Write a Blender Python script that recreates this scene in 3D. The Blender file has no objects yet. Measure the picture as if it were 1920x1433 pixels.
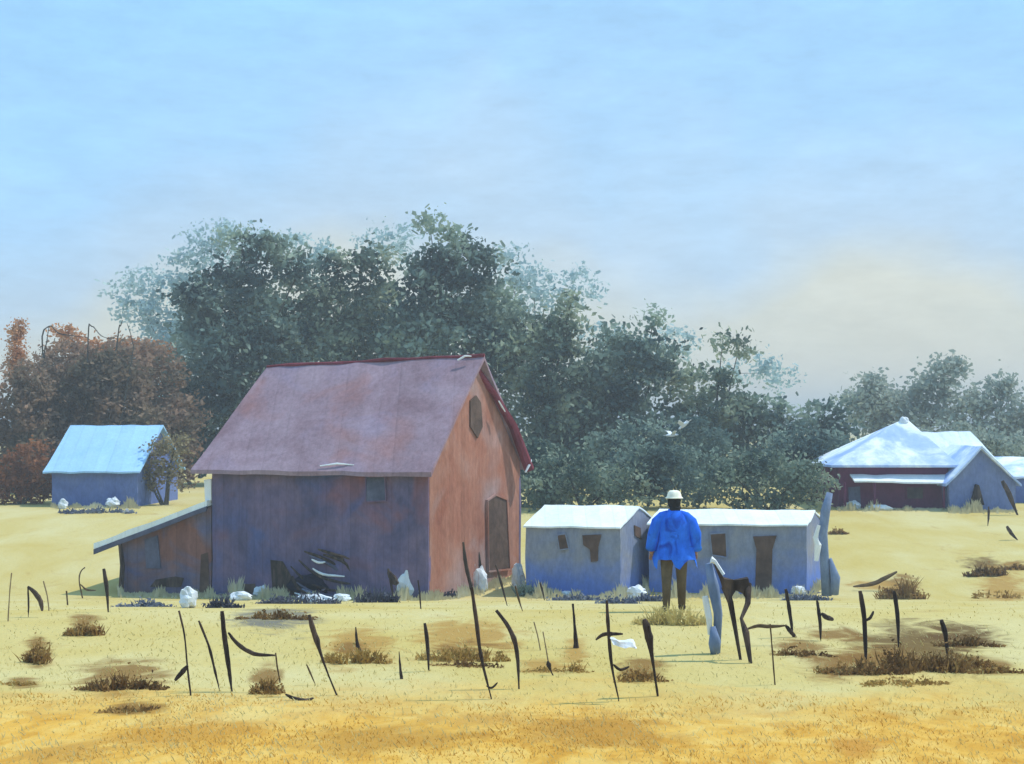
import bpy, math, random
from mathutils import Vector, noise as mnoise
random.seed(11)
SC = bpy.context.scene
COL = SC.collection
F = 2637.0          # focal length in photo pixels (1920 wide)
YH = 800.0          # horizon line
CZ = 5.0            # camera height (yard level is about z = 0)

# ------------------------------------------------------------------ terrain
TAB = [(-60,1.75),(0,1.75),(6,1.91),(10,2.37),(14,2.60),(18,2.77),(21.4,2.89),(27,3.48),(34,4.22),(38,4.72),(41,4.93),
       (44,4.72),(48,4.37),(55,3.86),(62,3.53),(75,3.36),(90,3.24),(120,3.2),(200,3.2),(400,3.03),(1500,2.85),(4000,2.8)]
def drop(Y):
    n = len(TAB)
    if Y <= TAB[0][0]: return TAB[0][1]
    if Y >= TAB[-1][0]: return TAB[-1][1]
    for i in range(n-1):
        if TAB[i][0] <= Y <= TAB[i+1][0]: break
    def m(k):
        if k == 0 or k == n-1: return 0.0
        s0 = (TAB[k][1]-TAB[k-1][1])/(TAB[k][0]-TAB[k-1][0]); s1 = (TAB[k+1][1]-TAB[k][1])/(TAB[k+1][0]-TAB[k][0])
        return 0.0 if s0*s1 <= 0 else 2*s0*s1/(s0+s1)
    x0,y0 = TAB[i]; x1,y1 = TAB[i+1]; h = x1-x0; t = (Y-x0)/h
    return ((2*t**3-3*t*t+1)*y0+(t**3-2*t*t+t)*h*m(i)+(-2*t**3+3*t*t)*y1+(t**3-t*t)*h*m(i+1))
def gz(Y): return CZ-drop(Y)
def yimg(Y): return YH+F*drop(Y)/Y
def depth(py):      # distance at which the ground shows at photo row py
    a, b = 5.0, 1500.0
    for _ in range(50):
        c = (a*b)**.5
        if yimg(c) > py: a = c
        else: b = c
    return a
def P(px, py, Y): return Vector(((px-960)/F*Y, Y, CZ-(py-YH)/F*Y))
def G(px, py):
    Y = depth(py); return Vector(((px-960)/F*Y, Y, gz(Y)))
def GX(px, Y): return Vector(((px-960)/F*Y, Y, gz(Y)))
def R(a, b): return random.uniform(a, b)

# ------------------------------------------------------------------ materials
def lin(c):
    return tuple(((v/255/12.92) if v/255 <= .04045 else ((v/255+.055)/1.055)**2.4) for v in c)+(1,)
def wash(name, cols, scale=1.0, over=None, over_scale=.6, over_lo=.52, over_hi=.64, rough=.93, bump=.15, stretch=(1,1,1), rnd=0.0, edge=.5, leaf=False, low_tint=None, grain=.22, seam=None):
    """matte pigment with soft mottling: cols are linear base colours laid along a noise field"""
    m = bpy.data.materials.new(name); m.use_nodes = True
    nt = m.node_tree; N = nt.nodes; L = nt.links
    bs = N['Principled BSDF']; bs.inputs['Roughness'].default_value = rough
    bs.inputs['Specular IOR Level'].default_value = .15
    tc = N.new('ShaderNodeTexCoord'); mp = N.new('ShaderNodeMapping'); mp.inputs['Scale'].default_value = stretch
    L.new(tc.outputs['Object'], mp.inputs['Vector'])
    n1 = N.new('ShaderNodeTexNoise'); n1.inputs['Scale'].default_value = scale; n1.inputs['Detail'].default_value = 6
    n1.inputs['Roughness'].default_value = .62; n1.inputs['Distortion'].default_value = edge
    L.new(mp.outputs[0], n1.inputs['Vector'])
    rp = N.new('ShaderNodeValToRGB'); el = rp.color_ramp.elements
    lo, hi = .33, .67
    k = len(cols)
    while len(el) < k: el.new(.5)
    for i, c in enumerate(cols):
        el[i].position = lo+(hi-lo)*i/max(1, k-1); el[i].color = tuple(c)+((1,) if len(c) == 3 else ())
    fac = n1.outputs['Fac']
    if rnd:
        geo = N.new('ShaderNodeNewGeometry')
        mm = N.new('ShaderNodeMath'); mm.operation = 'MULTIPLY_ADD'; mm.inputs[1].default_value = rnd; mm.inputs[2].default_value = -rnd/2
        L.new(geo.outputs['Random Per Island'], mm.inputs[0])
        ad = N.new('ShaderNodeMath'); ad.operation = 'ADD'; L.new(fac, ad.inputs[0]); L.new(mm.outputs[0], ad.inputs[1]); fac = ad.outputs[0]
    L.new(fac, rp.inputs['Fac']); col = rp.outputs['Color']
    for j, oc in enumerate(over or []):
        n2 = N.new('ShaderNodeTexNoise'); n2.inputs['Scale'].default_value = over_scale*(1+.35*j); n2.inputs['Detail'].default_value = 4
        n2.inputs['Distortion'].default_value = .9
        mp2 = N.new('ShaderNodeMapping'); mp2.inputs['Location'].default_value = (3.7*j+1.3, 7.1*j, 2.9+j)
        L.new(tc.outputs['Object'], mp2.inputs['Vector']); L.new(mp2.outputs[0], n2.inputs['Vector'])
        r2 = N.new('ShaderNodeMapRange'); r2.inputs['From Min'].default_value = over_lo; r2.inputs['From Max'].default_value = over_hi
        L.new(n2.outputs['Fac'], r2.inputs['Value'])
        mx = N.new('ShaderNodeMix'); mx.data_type = 'RGBA'; mx.clamp_factor = True
        L.new(r2.outputs[0], mx.inputs['Factor']); L.new(col, mx.inputs[6]); mx.inputs[7].default_value = tuple(oc)+(1,)
        col = mx.outputs[2]
    if low_tint:      # lower part of the wall in another colour, ragged edge
        dc, z0, z1 = low_tint
        sp = N.new('ShaderNodeSeparateXYZ'); L.new(tc.outputs['Object'], sp.inputs[0])
        n6 = N.new('ShaderNodeTexNoise'); n6.inputs['Scale'].default_value = 1.1; n6.inputs['Detail'].default_value = 6; n6.inputs['Distortion'].default_value = .8
        L.new(tc.outputs['Object'], n6.inputs['Vector'])
        m6 = N.new('ShaderNodeMath'); m6.operation = 'MULTIPLY_ADD'; m6.inputs[1].default_value = 1.5; m6.inputs[2].default_value = -.75
        L.new(n6.outputs['Fac'], m6.inputs[0])
        a6 = N.new('ShaderNodeMath'); L.new(m6.outputs[0], a6.inputs[0]); L.new(sp.outputs['Z'], a6.inputs[1])
        r6 = N.new('ShaderNodeMapRange'); r6.inputs['From Min'].default_value = z1; r6.inputs['From Max'].default_value = z0; L.new(a6.outputs[0], r6.inputs['Value'])
        mx = N.new('ShaderNodeMix'); mx.data_type = 'RGBA'; L.new(r6.outputs[0], mx.inputs['Factor']); L.new(col, mx.inputs[6]); mx.inputs[7].default_value = tuple(dc)+(1,)
        col = mx.outputs[2]
    if seam:      # joints between boards or sheets
        ax, spc, st = seam
        s8 = N.new('ShaderNodeSeparateXYZ'); L.new(tc.outputs['Object'], s8.inputs[0])
        d8 = N.new('ShaderNodeMath'); d8.operation = 'DIVIDE'; d8.inputs[1].default_value = spc; L.new(s8.outputs[ax], d8.inputs[0])
        f8 = N.new('ShaderNodeMath'); f8.operation = 'FRACT'; L.new(d8.outputs[0], f8.inputs[0])
        c8 = N.new('ShaderNodeMapRange'); c8.inputs['From Min'].default_value = 0; c8.inputs['From Max'].default_value = .16; c8.inputs['To Min'].default_value = 1-st; c8.inputs['To Max'].default_value = 1
        L.new(f8.outputs[0], c8.inputs['Value'])
        fl = N.new('ShaderNodeMath'); fl.operation = 'FLOOR'; L.new(d8.outputs[0], fl.inputs[0])
        wn = N.new('ShaderNodeTexWhiteNoise'); wn.noise_dimensions = '1D'; L.new(fl.outputs[0], wn.inputs['W'])
        w8 = N.new('ShaderNodeMapRange'); w8.inputs['To Min'].default_value = 1-st*.5; w8.inputs['To Max'].default_value = 1+st*.5; L.new(wn.outputs['Value'], w8.inputs['Value'])
        p8 = N.new('ShaderNodeMath'); p8.operation = 'MULTIPLY'; L.new(c8.outputs[0], p8.inputs[0]); L.new(w8.outputs[0], p8.inputs[1])
        h8 = N.new('ShaderNodeHueSaturation'); L.new(col, h8.inputs['Color']); L.new(p8.outputs[0], h8.inputs['Value']); col = h8.outputs[0]
    if grain and not leaf:      # weather grain
        n7 = N.new('ShaderNodeTexNoise'); n7.inputs['Scale'].default_value = 5; n7.inputs['Detail'].default_value = 8; n7.inputs['Roughness'].default_value = .75
        mp7 = N.new('ShaderNodeMapping'); mp7.inputs['Scale'].default_value = (1.6,1.6,.7); L.new(tc.outputs['Object'], mp7.inputs['Vector']); L.new(mp7.outputs[0], n7.inputs['Vector'])
        r7 = N.new('ShaderNodeMapRange'); r7.inputs['From Min'].default_value = .3; r7.inputs['From Max'].default_value = .7; r7.inputs['To Min'].default_value = 1-grain; r7.inputs['To Max'].default_value = 1+grain
        L.new(n7.outputs['Fac'], r7.inputs['Value'])
        h7 = N.new('ShaderNodeHueSaturation'); L.new(col, h7.inputs['Color']); L.new(r7.outputs[0], h7.inputs['Value']); col = h7.outputs[0]
    L.new(col, bs.inputs['Base Color'])
    if bump:
        n3 = N.new('ShaderNodeTexNoise'); n3.inputs['Scale'].default_value = 9; n3.inputs['Detail'].default_value = 5
        L.new(tc.outputs['Object'], n3.inputs['Vector'])
        bp = N.new('ShaderNodeBump'); bp.inputs['Strength'].default_value = bump; bp.inputs['Distance'].default_value = .05
        L.new(n3.outputs['Fac'], bp.inputs['Height']); L.new(bp.outputs[0], bs.inputs['Normal'])
    if leaf:      # thin leaves let some light through
        tr = N.new('ShaderNodeBsdfTranslucent'); L.new(col, tr.inputs['Color'])
        ms = N.new('ShaderNodeMixShader'); ms.inputs[0].default_value = .38
        L.new(bs.outputs[0], ms.inputs[1]); L.new(tr.outputs[0], ms.inputs[2])
        L.new(ms.outputs[0], N['Material Output'].inputs['Surface'])
    return m
M = {}
M['barn_roof'] = wash('barn_roof_paint', [(.22,.14,.17),(.29,.205,.25),(.34,.255,.31)], .45, [(.31,.15,.14),(.26,.21,.30)], .36, .55, .78, seam=('X',.55,.1))
M['ridge'] = wash('ridge_paint', [(.12,.02,.03),(.22,.05,.07)], 1.2)
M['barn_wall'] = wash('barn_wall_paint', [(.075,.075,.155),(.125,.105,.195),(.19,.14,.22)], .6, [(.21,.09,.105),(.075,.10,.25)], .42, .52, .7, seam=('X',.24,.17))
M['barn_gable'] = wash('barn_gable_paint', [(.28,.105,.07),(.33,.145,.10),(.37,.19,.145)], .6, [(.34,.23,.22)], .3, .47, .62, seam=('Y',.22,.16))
M['dark_wood'] = wash('dark_wood', [(.018,.013,.012),(.05,.036,.03),(.12,.085,.065)], 5, stretch=(1.5,1.5,.35))
M['plank'] = wash('brown_plank', [(.07,.045,.035),(.14,.09,.07)], 2.5)
M['window_dark'] = wash('dark_opening', [(.05,.04,.05),(.10,.08,.08)], 1.5)
M['slate'] = wash('slate_board', [(.06,.07,.12),(.12,.13,.2)], 1.5)
M['white_roof'] = wash('white_roof_paint', [(.70,.80,.87),(.80,.86,.90)], .7, grain=.09, seam=('X',.4,.1))
M['white'] = wash('white_paint', [(.66,.72,.78),(.82,.84,.86)], 1.5, grain=.08)
M['blue_roof'] = wash('pale_blue_roof', [(.33,.57,.86),(.40,.64,.88)], .6, grain=.09, seam=('X',.6,.1))
M['shed_wall'] = wash('shed_wall_paint', [(.17,.215,.36),(.22,.25,.34),(.27,.275,.29)], .7, low_tint=((.115,.20,.54),.35,1.15))
M['far_wall'] = wash('far_shed_wall', [(.09,.135,.33),(.12,.175,.40),(.16,.21,.40)], .6)
M['lean_wall'] = wash('lean_to_wall', [(.085,.10,.22),(.14,.125,.19),(.23,.125,.11)], .9, [(.20,.10,.085)], .6, .5, .62, seam=('X',.3,.2))
M['maroon'] = wash('maroon_paint', [(.09,.02,.065),(.14,.035,.085)], .8)
M['annex_wall'] = wash('annex_wall', [(.14,.19,.40),(.19,.24,.43)], .8)
M['house_roof'] = wash('house_roof', [(.30,.44,.80),(.40,.53,.84),(.78,.85,.90),(.84,.88,.91)], .42, edge=.3, grain=.08, bump=.05)
M['post_blue'] = wash('blue_grey_wood', [(.13,.19,.32),(.22,.28,.42)], 2)
M['pale_twig'] = wash('pale_twig', [(.22,.16,.09),(.34,.26,.15)], 3)
M['brown_stick'] = wash('brown_stick', [(.07,.045,.025),(.15,.10,.05)], 3)
M['bark'] = wash('bark', [(.05,.05,.045),(.11,.10,.085)], 2)
M['coat'] = wash('blue_cloth', [(.012,.12,.72),(.03,.2,.9)], 3, [(.01,.06,.45)], 4, .56, .7)
M['trouser'] = wash('brown_cloth', [(.085,.065,.04),(.15,.115,.07)], 5)
M['skin'] = wash('skin', [(.35,.2,.14),(.42,.25,.18)], 5)
M['hair'] = wash('dark_hair', [(.012,.014,.016),(.03,.03,.035)], 9)
M['hat'] = wash('pale_straw', [(.78,.78,.62),(.85,.84,.74)], 9)
M['stone'] = wash('pale_stone', [(.55,.62,.70),(.78,.80,.82)], 3)
def leafmat(name, cols, s=.26, rnd=.07, over=None): return wash(name, cols, s, over, .24, .46, .62, rough=.95, bump=0, rnd=rnd, leaf=True)
M['leaf_teal'] = leafmat('teal_leaf', [(.035,.068,.07),(.09,.145,.138),(.165,.24,.21),(.29,.37,.31)], over=[(.026,.058,.064),(.36,.45,.36)])
M['leaf_green'] = leafmat('green_leaf', [(.038,.068,.06),(.095,.15,.122),(.18,.245,.19),(.31,.38,.285)], over=[(.028,.06,.06),(.40,.46,.335)])
M['leaf_grey'] = leafmat('grey_leaf', [(.24,.30,.27),(.32,.38,.33),(.40,.45,.38)])  # paleness of the far trees: haze put into the leaf colour
M['leaf_mist'] = leafmat('haze_leaf', [(.30,.46,.50),(.40,.55,.58),(.50,.63,.64)])  # mist over the far trees painted into their leaves
M['leaf_brown'] = leafmat('brown_leaf', [(.09,.062,.045),(.20,.14,.10),(.31,.215,.15),(.44,.28,.19)], over=[(.15,.135,.09),(.36,.23,.16)])
M['leaf_olive'] = leafmat('olive_leaf', [(.15,.12,.065),(.27,.225,.13),(.42,.36,.22)])
M['leaf_rust'] = leafmat('rust_leaf', [(.15,.055,.025),(.27,.11,.05),(.40,.19,.09)])
M['leaf_orange'] = leafmat('orange_leaf', [(.42,.16,.06),(.54,.26,.12),(.6,.38,.22)])
M['dry_brown'] = leafmat('dry_brown_grass', [(.13,.065,.02),(.26,.145,.045),(.42,.27,.09),(.52,.4,.17)], 2)
M['dry_dark'] = leafmat('dry_dark_grass', [(.08,.04,.015),(.17,.095,.035),(.30,.18,.065),(.46,.33,.13)], 2)
M['dry_ochre'] = leafmat('dry_ochre_grass', [(.22,.125,.03),(.36,.22,.06),(.47,.32,.10),(.54,.43,.18)], 2)
M['grass'] = leafmat('stubble', [(.56,.43,.15),(.62,.52,.22),(.66,.6,.32)], .5)
M['grass_orange'] = leafmat('orange_stubble', [(.54,.28,.045),(.63,.38,.08),(.68,.47,.15)], .5)

# ------------------------------------------------------------------ object helpers
def tag(o, label=None, cat=None, group=None, kind=None):
    if label: o['label'] = label
    if cat: o['category'] = cat
    if group: o['group'] = group
    if kind: o['kind'] = kind
    return o
def thing(name, label, cat, loc, group=None):
    o = bpy.data.objects.new(name, None); COL.objects.link(o); o.location = loc; o.empty_display_size = .2
    return tag(o, label, cat, group)
def root_loc(o):
    v = Vector((0,0,0))
    while o is not None: v = v+Vector(o.location); o = o.parent
    return v
class MB:
    def __init__(s): s.v = []; s.f = []
    def add(s, vs, fs):
        b = len(s.v); s.v += [tuple(v) for v in vs]; s.f += [tuple(b+i for i in f) for f in fs]
    def build(s, name, mat, parent=None, loc=None, smooth=False, wob=0.0, wsc=1.3):
        off = root_loc(parent) if parent else Vector(loc or (0,0,0))
        vs = []
        for v in s.v:
            v = Vector(v)
            if wob: v = v+mnoise.noise_vector(v*wsc)*wob+mnoise.noise_vector(v*wsc*3.1)*wob*.5
            vs.append(v-off)
        me = bpy.data.meshes.new(name); me.from_pydata(vs, [], s.f); me.update()
        me.materials.append(M[mat] if isinstance(mat, str) else mat)
        if smooth:
            for p in me.polygons: p.use_smooth = True
        o = bpy.data.objects.new(name, me); COL.objects.link(o)
        if parent: o.parent = parent
        else: o.location = off
        return o
    # slab: quad a,b,c,d (a-b bottom/left to right, d-c top) thickened along t
    def slab(s, a, b, c, d, t, nu=1, nv=1):
        a,b,c,d,t = map(Vector, (a,b,c,d,t))
        def q(i, j):
            u, v = i/nu, j/nv
            return (a*(1-u)+b*u)*(1-v)+(d*(1-u)+c*u)*v
        vs = []; fs = []
        W = nu+1
        for side in (Vector((0,0,0)), t):
            for j in range(nv+1):
                for i in range(nu+1): vs.append(q(i,j)+side)
        B = W*(nv+1)
        for j in range(nv):
            for i in range(nu):
                k = j*W+i
                fs.append((k,k+1,k+W+1,k+W)); fs.append((B+k,B+k+W,B+k+W+1,B+k+1))
        for i in range(nu):
            fs.append((i,B+i,B+i+1,i+1)); k = nv*W+i; fs.append((k,k+1,B+k+1,B+k))
        for j in range(nv):
            k = j*W; fs.append((k,k+W,B+k+W,B+k)); k = j*W+nu; fs.append((k,B+k,B+k+W,k+W))
        s.add(vs, fs); return s
    def poly(s, pts, t):        # polygon prism
        pts = [Vector(p) for p in pts]; n = len(pts); t = Vector(t)
        vs = pts+[p+t for p in pts]
        fs = [tuple(range(n)), tuple(reversed(range(n, 2*n)))]+[(i, i+n, (i+1)%n+n, (i+1)%n) for i in range(n)]
        s.add(vs, fs); return s
    def tube(s, pts, rad, n=8, rough=0.0, flat=1.0):
        pts = [Vector(p) for p in pts]; vs = []; fs = []
        for k, p in enumerate(pts):
            d = (pts[min(k+1,len(pts)-1)]-pts[max(k-1,0)]).normalized()
            x = d.cross(Vector((0,1,0)));
            if x.length < .1: x = d.cross(Vector((1,0,0)))
            x.normalize(); y = d.cross(x).normalized()
            for i in range(n):
                a = 2*math.pi*i/n; r = rad[k]*(1+R(-rough, rough))
                vs.append(p+x*math.cos(a)*r+y*math.sin(a)*r*flat)
        for k in range(len(pts)-1):
            for i in range(n):
                fs.append((k*n+i, k*n+(i+1)%n, (k+1)*n+(i+1)%n, (k+1)*n+i))
        fs.append(tuple(reversed(range(n)))); fs.append(tuple((len(pts)-1)*n+i for i in range(n)))
        s.add(vs, fs); return s
    def blob(s, c, r, seed=0, amp=.25, nu=14, nv=9):
        c = Vector(c); vs = []; fs = []
        for j in range(nv+1):
            th = math.pi*j/nv
            for i in range(nu):
                ph = 2*math.pi*i/nu
                d = Vector((math.sin(th)*math.cos(ph), math.sin(th)*math.sin(ph), math.cos(th)))
                k = 1+amp*mnoise.noise(d*1.6+Vector((seed*3.1, seed*1.7, 0)))
                vs.append(c+Vector((d.x*r[0], d.y*r[1], d.z*r[2]))*k)
        for j in range(nv):
            for i in range(nu):
                fs.append((j*nu+i, (j+1)*nu+i, (j+1)*nu+(i+1)%nu, j*nu+(i+1)%nu))
        s.add(vs, fs); return s

def smooth_path(pts, k=4):
    out = []; n = len(pts)
    for i in range(n-1):
        p0,p1,p2,p3 = pts[max(i-1,0)],pts[i],pts[i+1],pts[min(i+2,n-1)]
        for j in range(k):
            t = j/k
            out.append(tuple(.5*((2*b)+(-a+c)*t+(2*a-5*b+4*c-d)*t*t+(-a+3*b-3*c+d)*t**3) for a,b,c,d in zip(p0,p1,p2,p3)))
    out.append(tuple(pts[-1])); return out
# ------------------------------------------------------------------ camera, sky, sun
cam = bpy.data.cameras.new('camera'); co = bpy.data.objects.new('camera', cam); COL.objects.link(co)
co.location = (0,0,CZ); co.rotation_euler = (math.pi/2,0,0)
cam.sensor_width = 36; cam.lens = 36*F/1920; cam.shift_y = (YH-716.5)/1920; cam.clip_end = 9000; cam.clip_start = .1
SC.camera = co
SUN_EL, SUN_AZ = math.radians(58), math.radians(74)      # azimuth clockwise from +Y (away from the viewer)
sd = Vector((math.sin(SUN_AZ)*math.cos(SUN_EL), math.cos(SUN_AZ)*math.cos(SUN_EL), math.sin(SUN_EL)))
sl = bpy.data.lights.new('sun', 'SUN'); sl.energy = 3.5; sl.angle = math.radians(.5); sl.color = (1,.95,.86)
so = bpy.data.objects.new('sun', sl); COL.objects.link(so); so.rotation_euler = (-sd).to_track_quat('-Z','Y').to_euler(); so.location = (20,-10,40)
w = bpy.data.worlds.new('World'); SC.world = w; w.use_nodes = True
nt = w.node_tree; N = nt.nodes; L = nt.links
bg = N['Background']; sky = N.new('ShaderNodeTexSky'); sky.sky_type = 'NISHITA'; sky.sun_disc = False
sky.sun_elevation = SUN_EL; sky.sun_rotation = SUN_AZ; sky.dust_density = 1.0; sky.ozone_density = 1.5; sky.air_density = 1.0
bg.inputs['Strength'].default_value = .1
# thin veils of high cloud over the clear sky
tc = N.new('ShaderNodeTexCoord'); mp = N.new('ShaderNodeMapping'); mp.inputs['Scale'].default_value = (1,1,3.2)
L.new(tc.outputs['Generated'], mp.inputs['Vector'])
nz = N.new('ShaderNodeTexNoise'); nz.inputs['Scale'].default_value = 4.0; nz.inputs['Detail'].default_value = 9; nz.inputs['Roughness'].default_value = .62; nz.inputs['Distortion'].default_value = .6
L.new(mp.outputs[0], nz.inputs['Vector'])
mr = N.new('ShaderNodeMapRange'); mr.inputs['From Min'].default_value = .3; mr.inputs['From Max'].default_value = .7; mr.inputs['To Min'].default_value = .72; mr.inputs['To Max'].default_value = 1.0
L.new(nz.outputs['Fac'], mr.inputs['Value'])
# veil colour: bluish overhead, warm grey near the horizon
sx = N.new('ShaderNodeSeparateXYZ'); L.new(tc.outputs['Generated'], sx.inputs[0])
n5 = N.new('ShaderNodeTexNoise'); n5.inputs['Scale'].default_value = 2.6; n5.inputs['Detail'].default_value = 4
L.new(tc.outputs['Generated'], n5.inputs['Vector'])
ma = N.new('ShaderNodeMath'); ma.operation = 'MULTIPLY_ADD'; ma.inputs[1].default_value = .34; ma.inputs[2].default_value = -.175
L.new(n5.outputs['Fac'], ma.inputs[0])
mb = N.new('ShaderNodeMath'); mb.operation = 'ADD'; L.new(ma.outputs[0], mb.inputs[0]); L.new(sx.outputs['Z'], mb.inputs[1])
rp = N.new('ShaderNodeValToRGB'); el = rp.color_ramp.elements
el[0].position = 0.0; el[0].color = tuple(v*1 for v in (7.3,7.2,5.9))+(1,)
el[1].position = .30; el[1].color = (3.7,7.2,10.9,1)
e = el.new(.075); e.color = (7.1,7.4,6.5,1)
e = el.new(.12); e.color = (5.2,7.1,9.0,1)
e = el.new(.20); e.color = (4.1,7.15,10.5,1)
L.new(mb.outputs[0], rp.inputs['Fac'])
mx = N.new('ShaderNodeMix'); mx.data_type = 'RGBA'
L.new(mr.outputs[0], mx.inputs['Factor']); L.new(sky.outputs[0], mx.inputs[6]); L.new(rp.outputs[0], mx.inputs[7])
n8 = N.new('ShaderNodeTexNoise'); n8.inputs['Scale'].default_value = 22; n8.inputs['Detail'].default_value = 8; n8.inputs['Roughness'].default_value = .7
mp8 = N.new('ShaderNodeMapping'); mp8.inputs['Scale'].default_value = (1,1,3.0); L.new(tc.outputs['Generated'], mp8.inputs['Vector']); L.new(mp8.outputs[0], n8.inputs['Vector'])
r8 = N.new('ShaderNodeMapRange'); r8.inputs['From Min'].default_value = .3; r8.inputs['From Max'].default_value = .7; r8.inputs['To Min'].default_value = .93; r8.inputs['To Max'].default_value = 1.07
L.new(n8.outputs['Fac'], r8.inputs['Value'])
h8 = N.new('ShaderNodeHueSaturation'); L.new(mx.outputs[2], h8.inputs['Color']); L.new(r8.outputs[0], h8.inputs['Value'])
L.new(h8.outputs[0], bg.inputs['Color'])
SC.view_settings.view_transform = 'Standard'; SC.view_settings.look = 'None'; SC.view_settings.exposure = 0.15; SC.view_settings.gamma = 1
SC.cycles.use_denoising = True; SC.cycles.max_bounces = 6; SC.cycles.transparent_max_bounces = 4

# ------------------------------------------------------------------ ground
DK, BR, OC, BARN_SHADE = (.11,.06,.02), (.20,.105,.028), (.36,.21,.055), (.16,.15,.12)  # last tone paints the barn's cast shadow into the ground colour
STAINS_AND_SHADE = [(72,1215,30,38,BR),(158,1168,36,22,BR),(232,1265,95,40,BR),(40,1280,40,16,BR),(245,1326,70,18,BR),(503,1272,34,40,BR),(670,1212,90,46,OC),(660,1222,40,22,BR),
 (875,1195,120,44,OC),(870,1222,85,26,BR),(1020,1252,60,18,OC),(1205,1256,56,34,BR),(1500,1214,70,22,BR),(1570,1245,80,30,BR),(1720,1208,165,56,DK),(1640,1236,120,32,BR),(1810,1192,90,28,DK),(1560,1190,70,16,BR),
 (1862,1245,70,24,BR),(1690,1100,42,24,BR),(1640,1098,60,10,OC),(1848,1060,46,20,DK),(1905,1060,34,12,BR),(1880,1112,60,20,OC),(520,1150,90,14,BARN_SHADE),(490,1166,80,12,BARN_SHADE),(1080,1225,34,40,OC),
 (340,1378,200,34,(.46,.235,.04)),(720,1382,220,40,(.42,.22,.04)),(1110,1376,190,48,(.40,.2,.035)),(1600,1398,60,26,(.46,.22,.04)),(120,1410,140,30,(.46,.25,.05)),(900,1350,120,22,(.46,.26,.06))]
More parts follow.
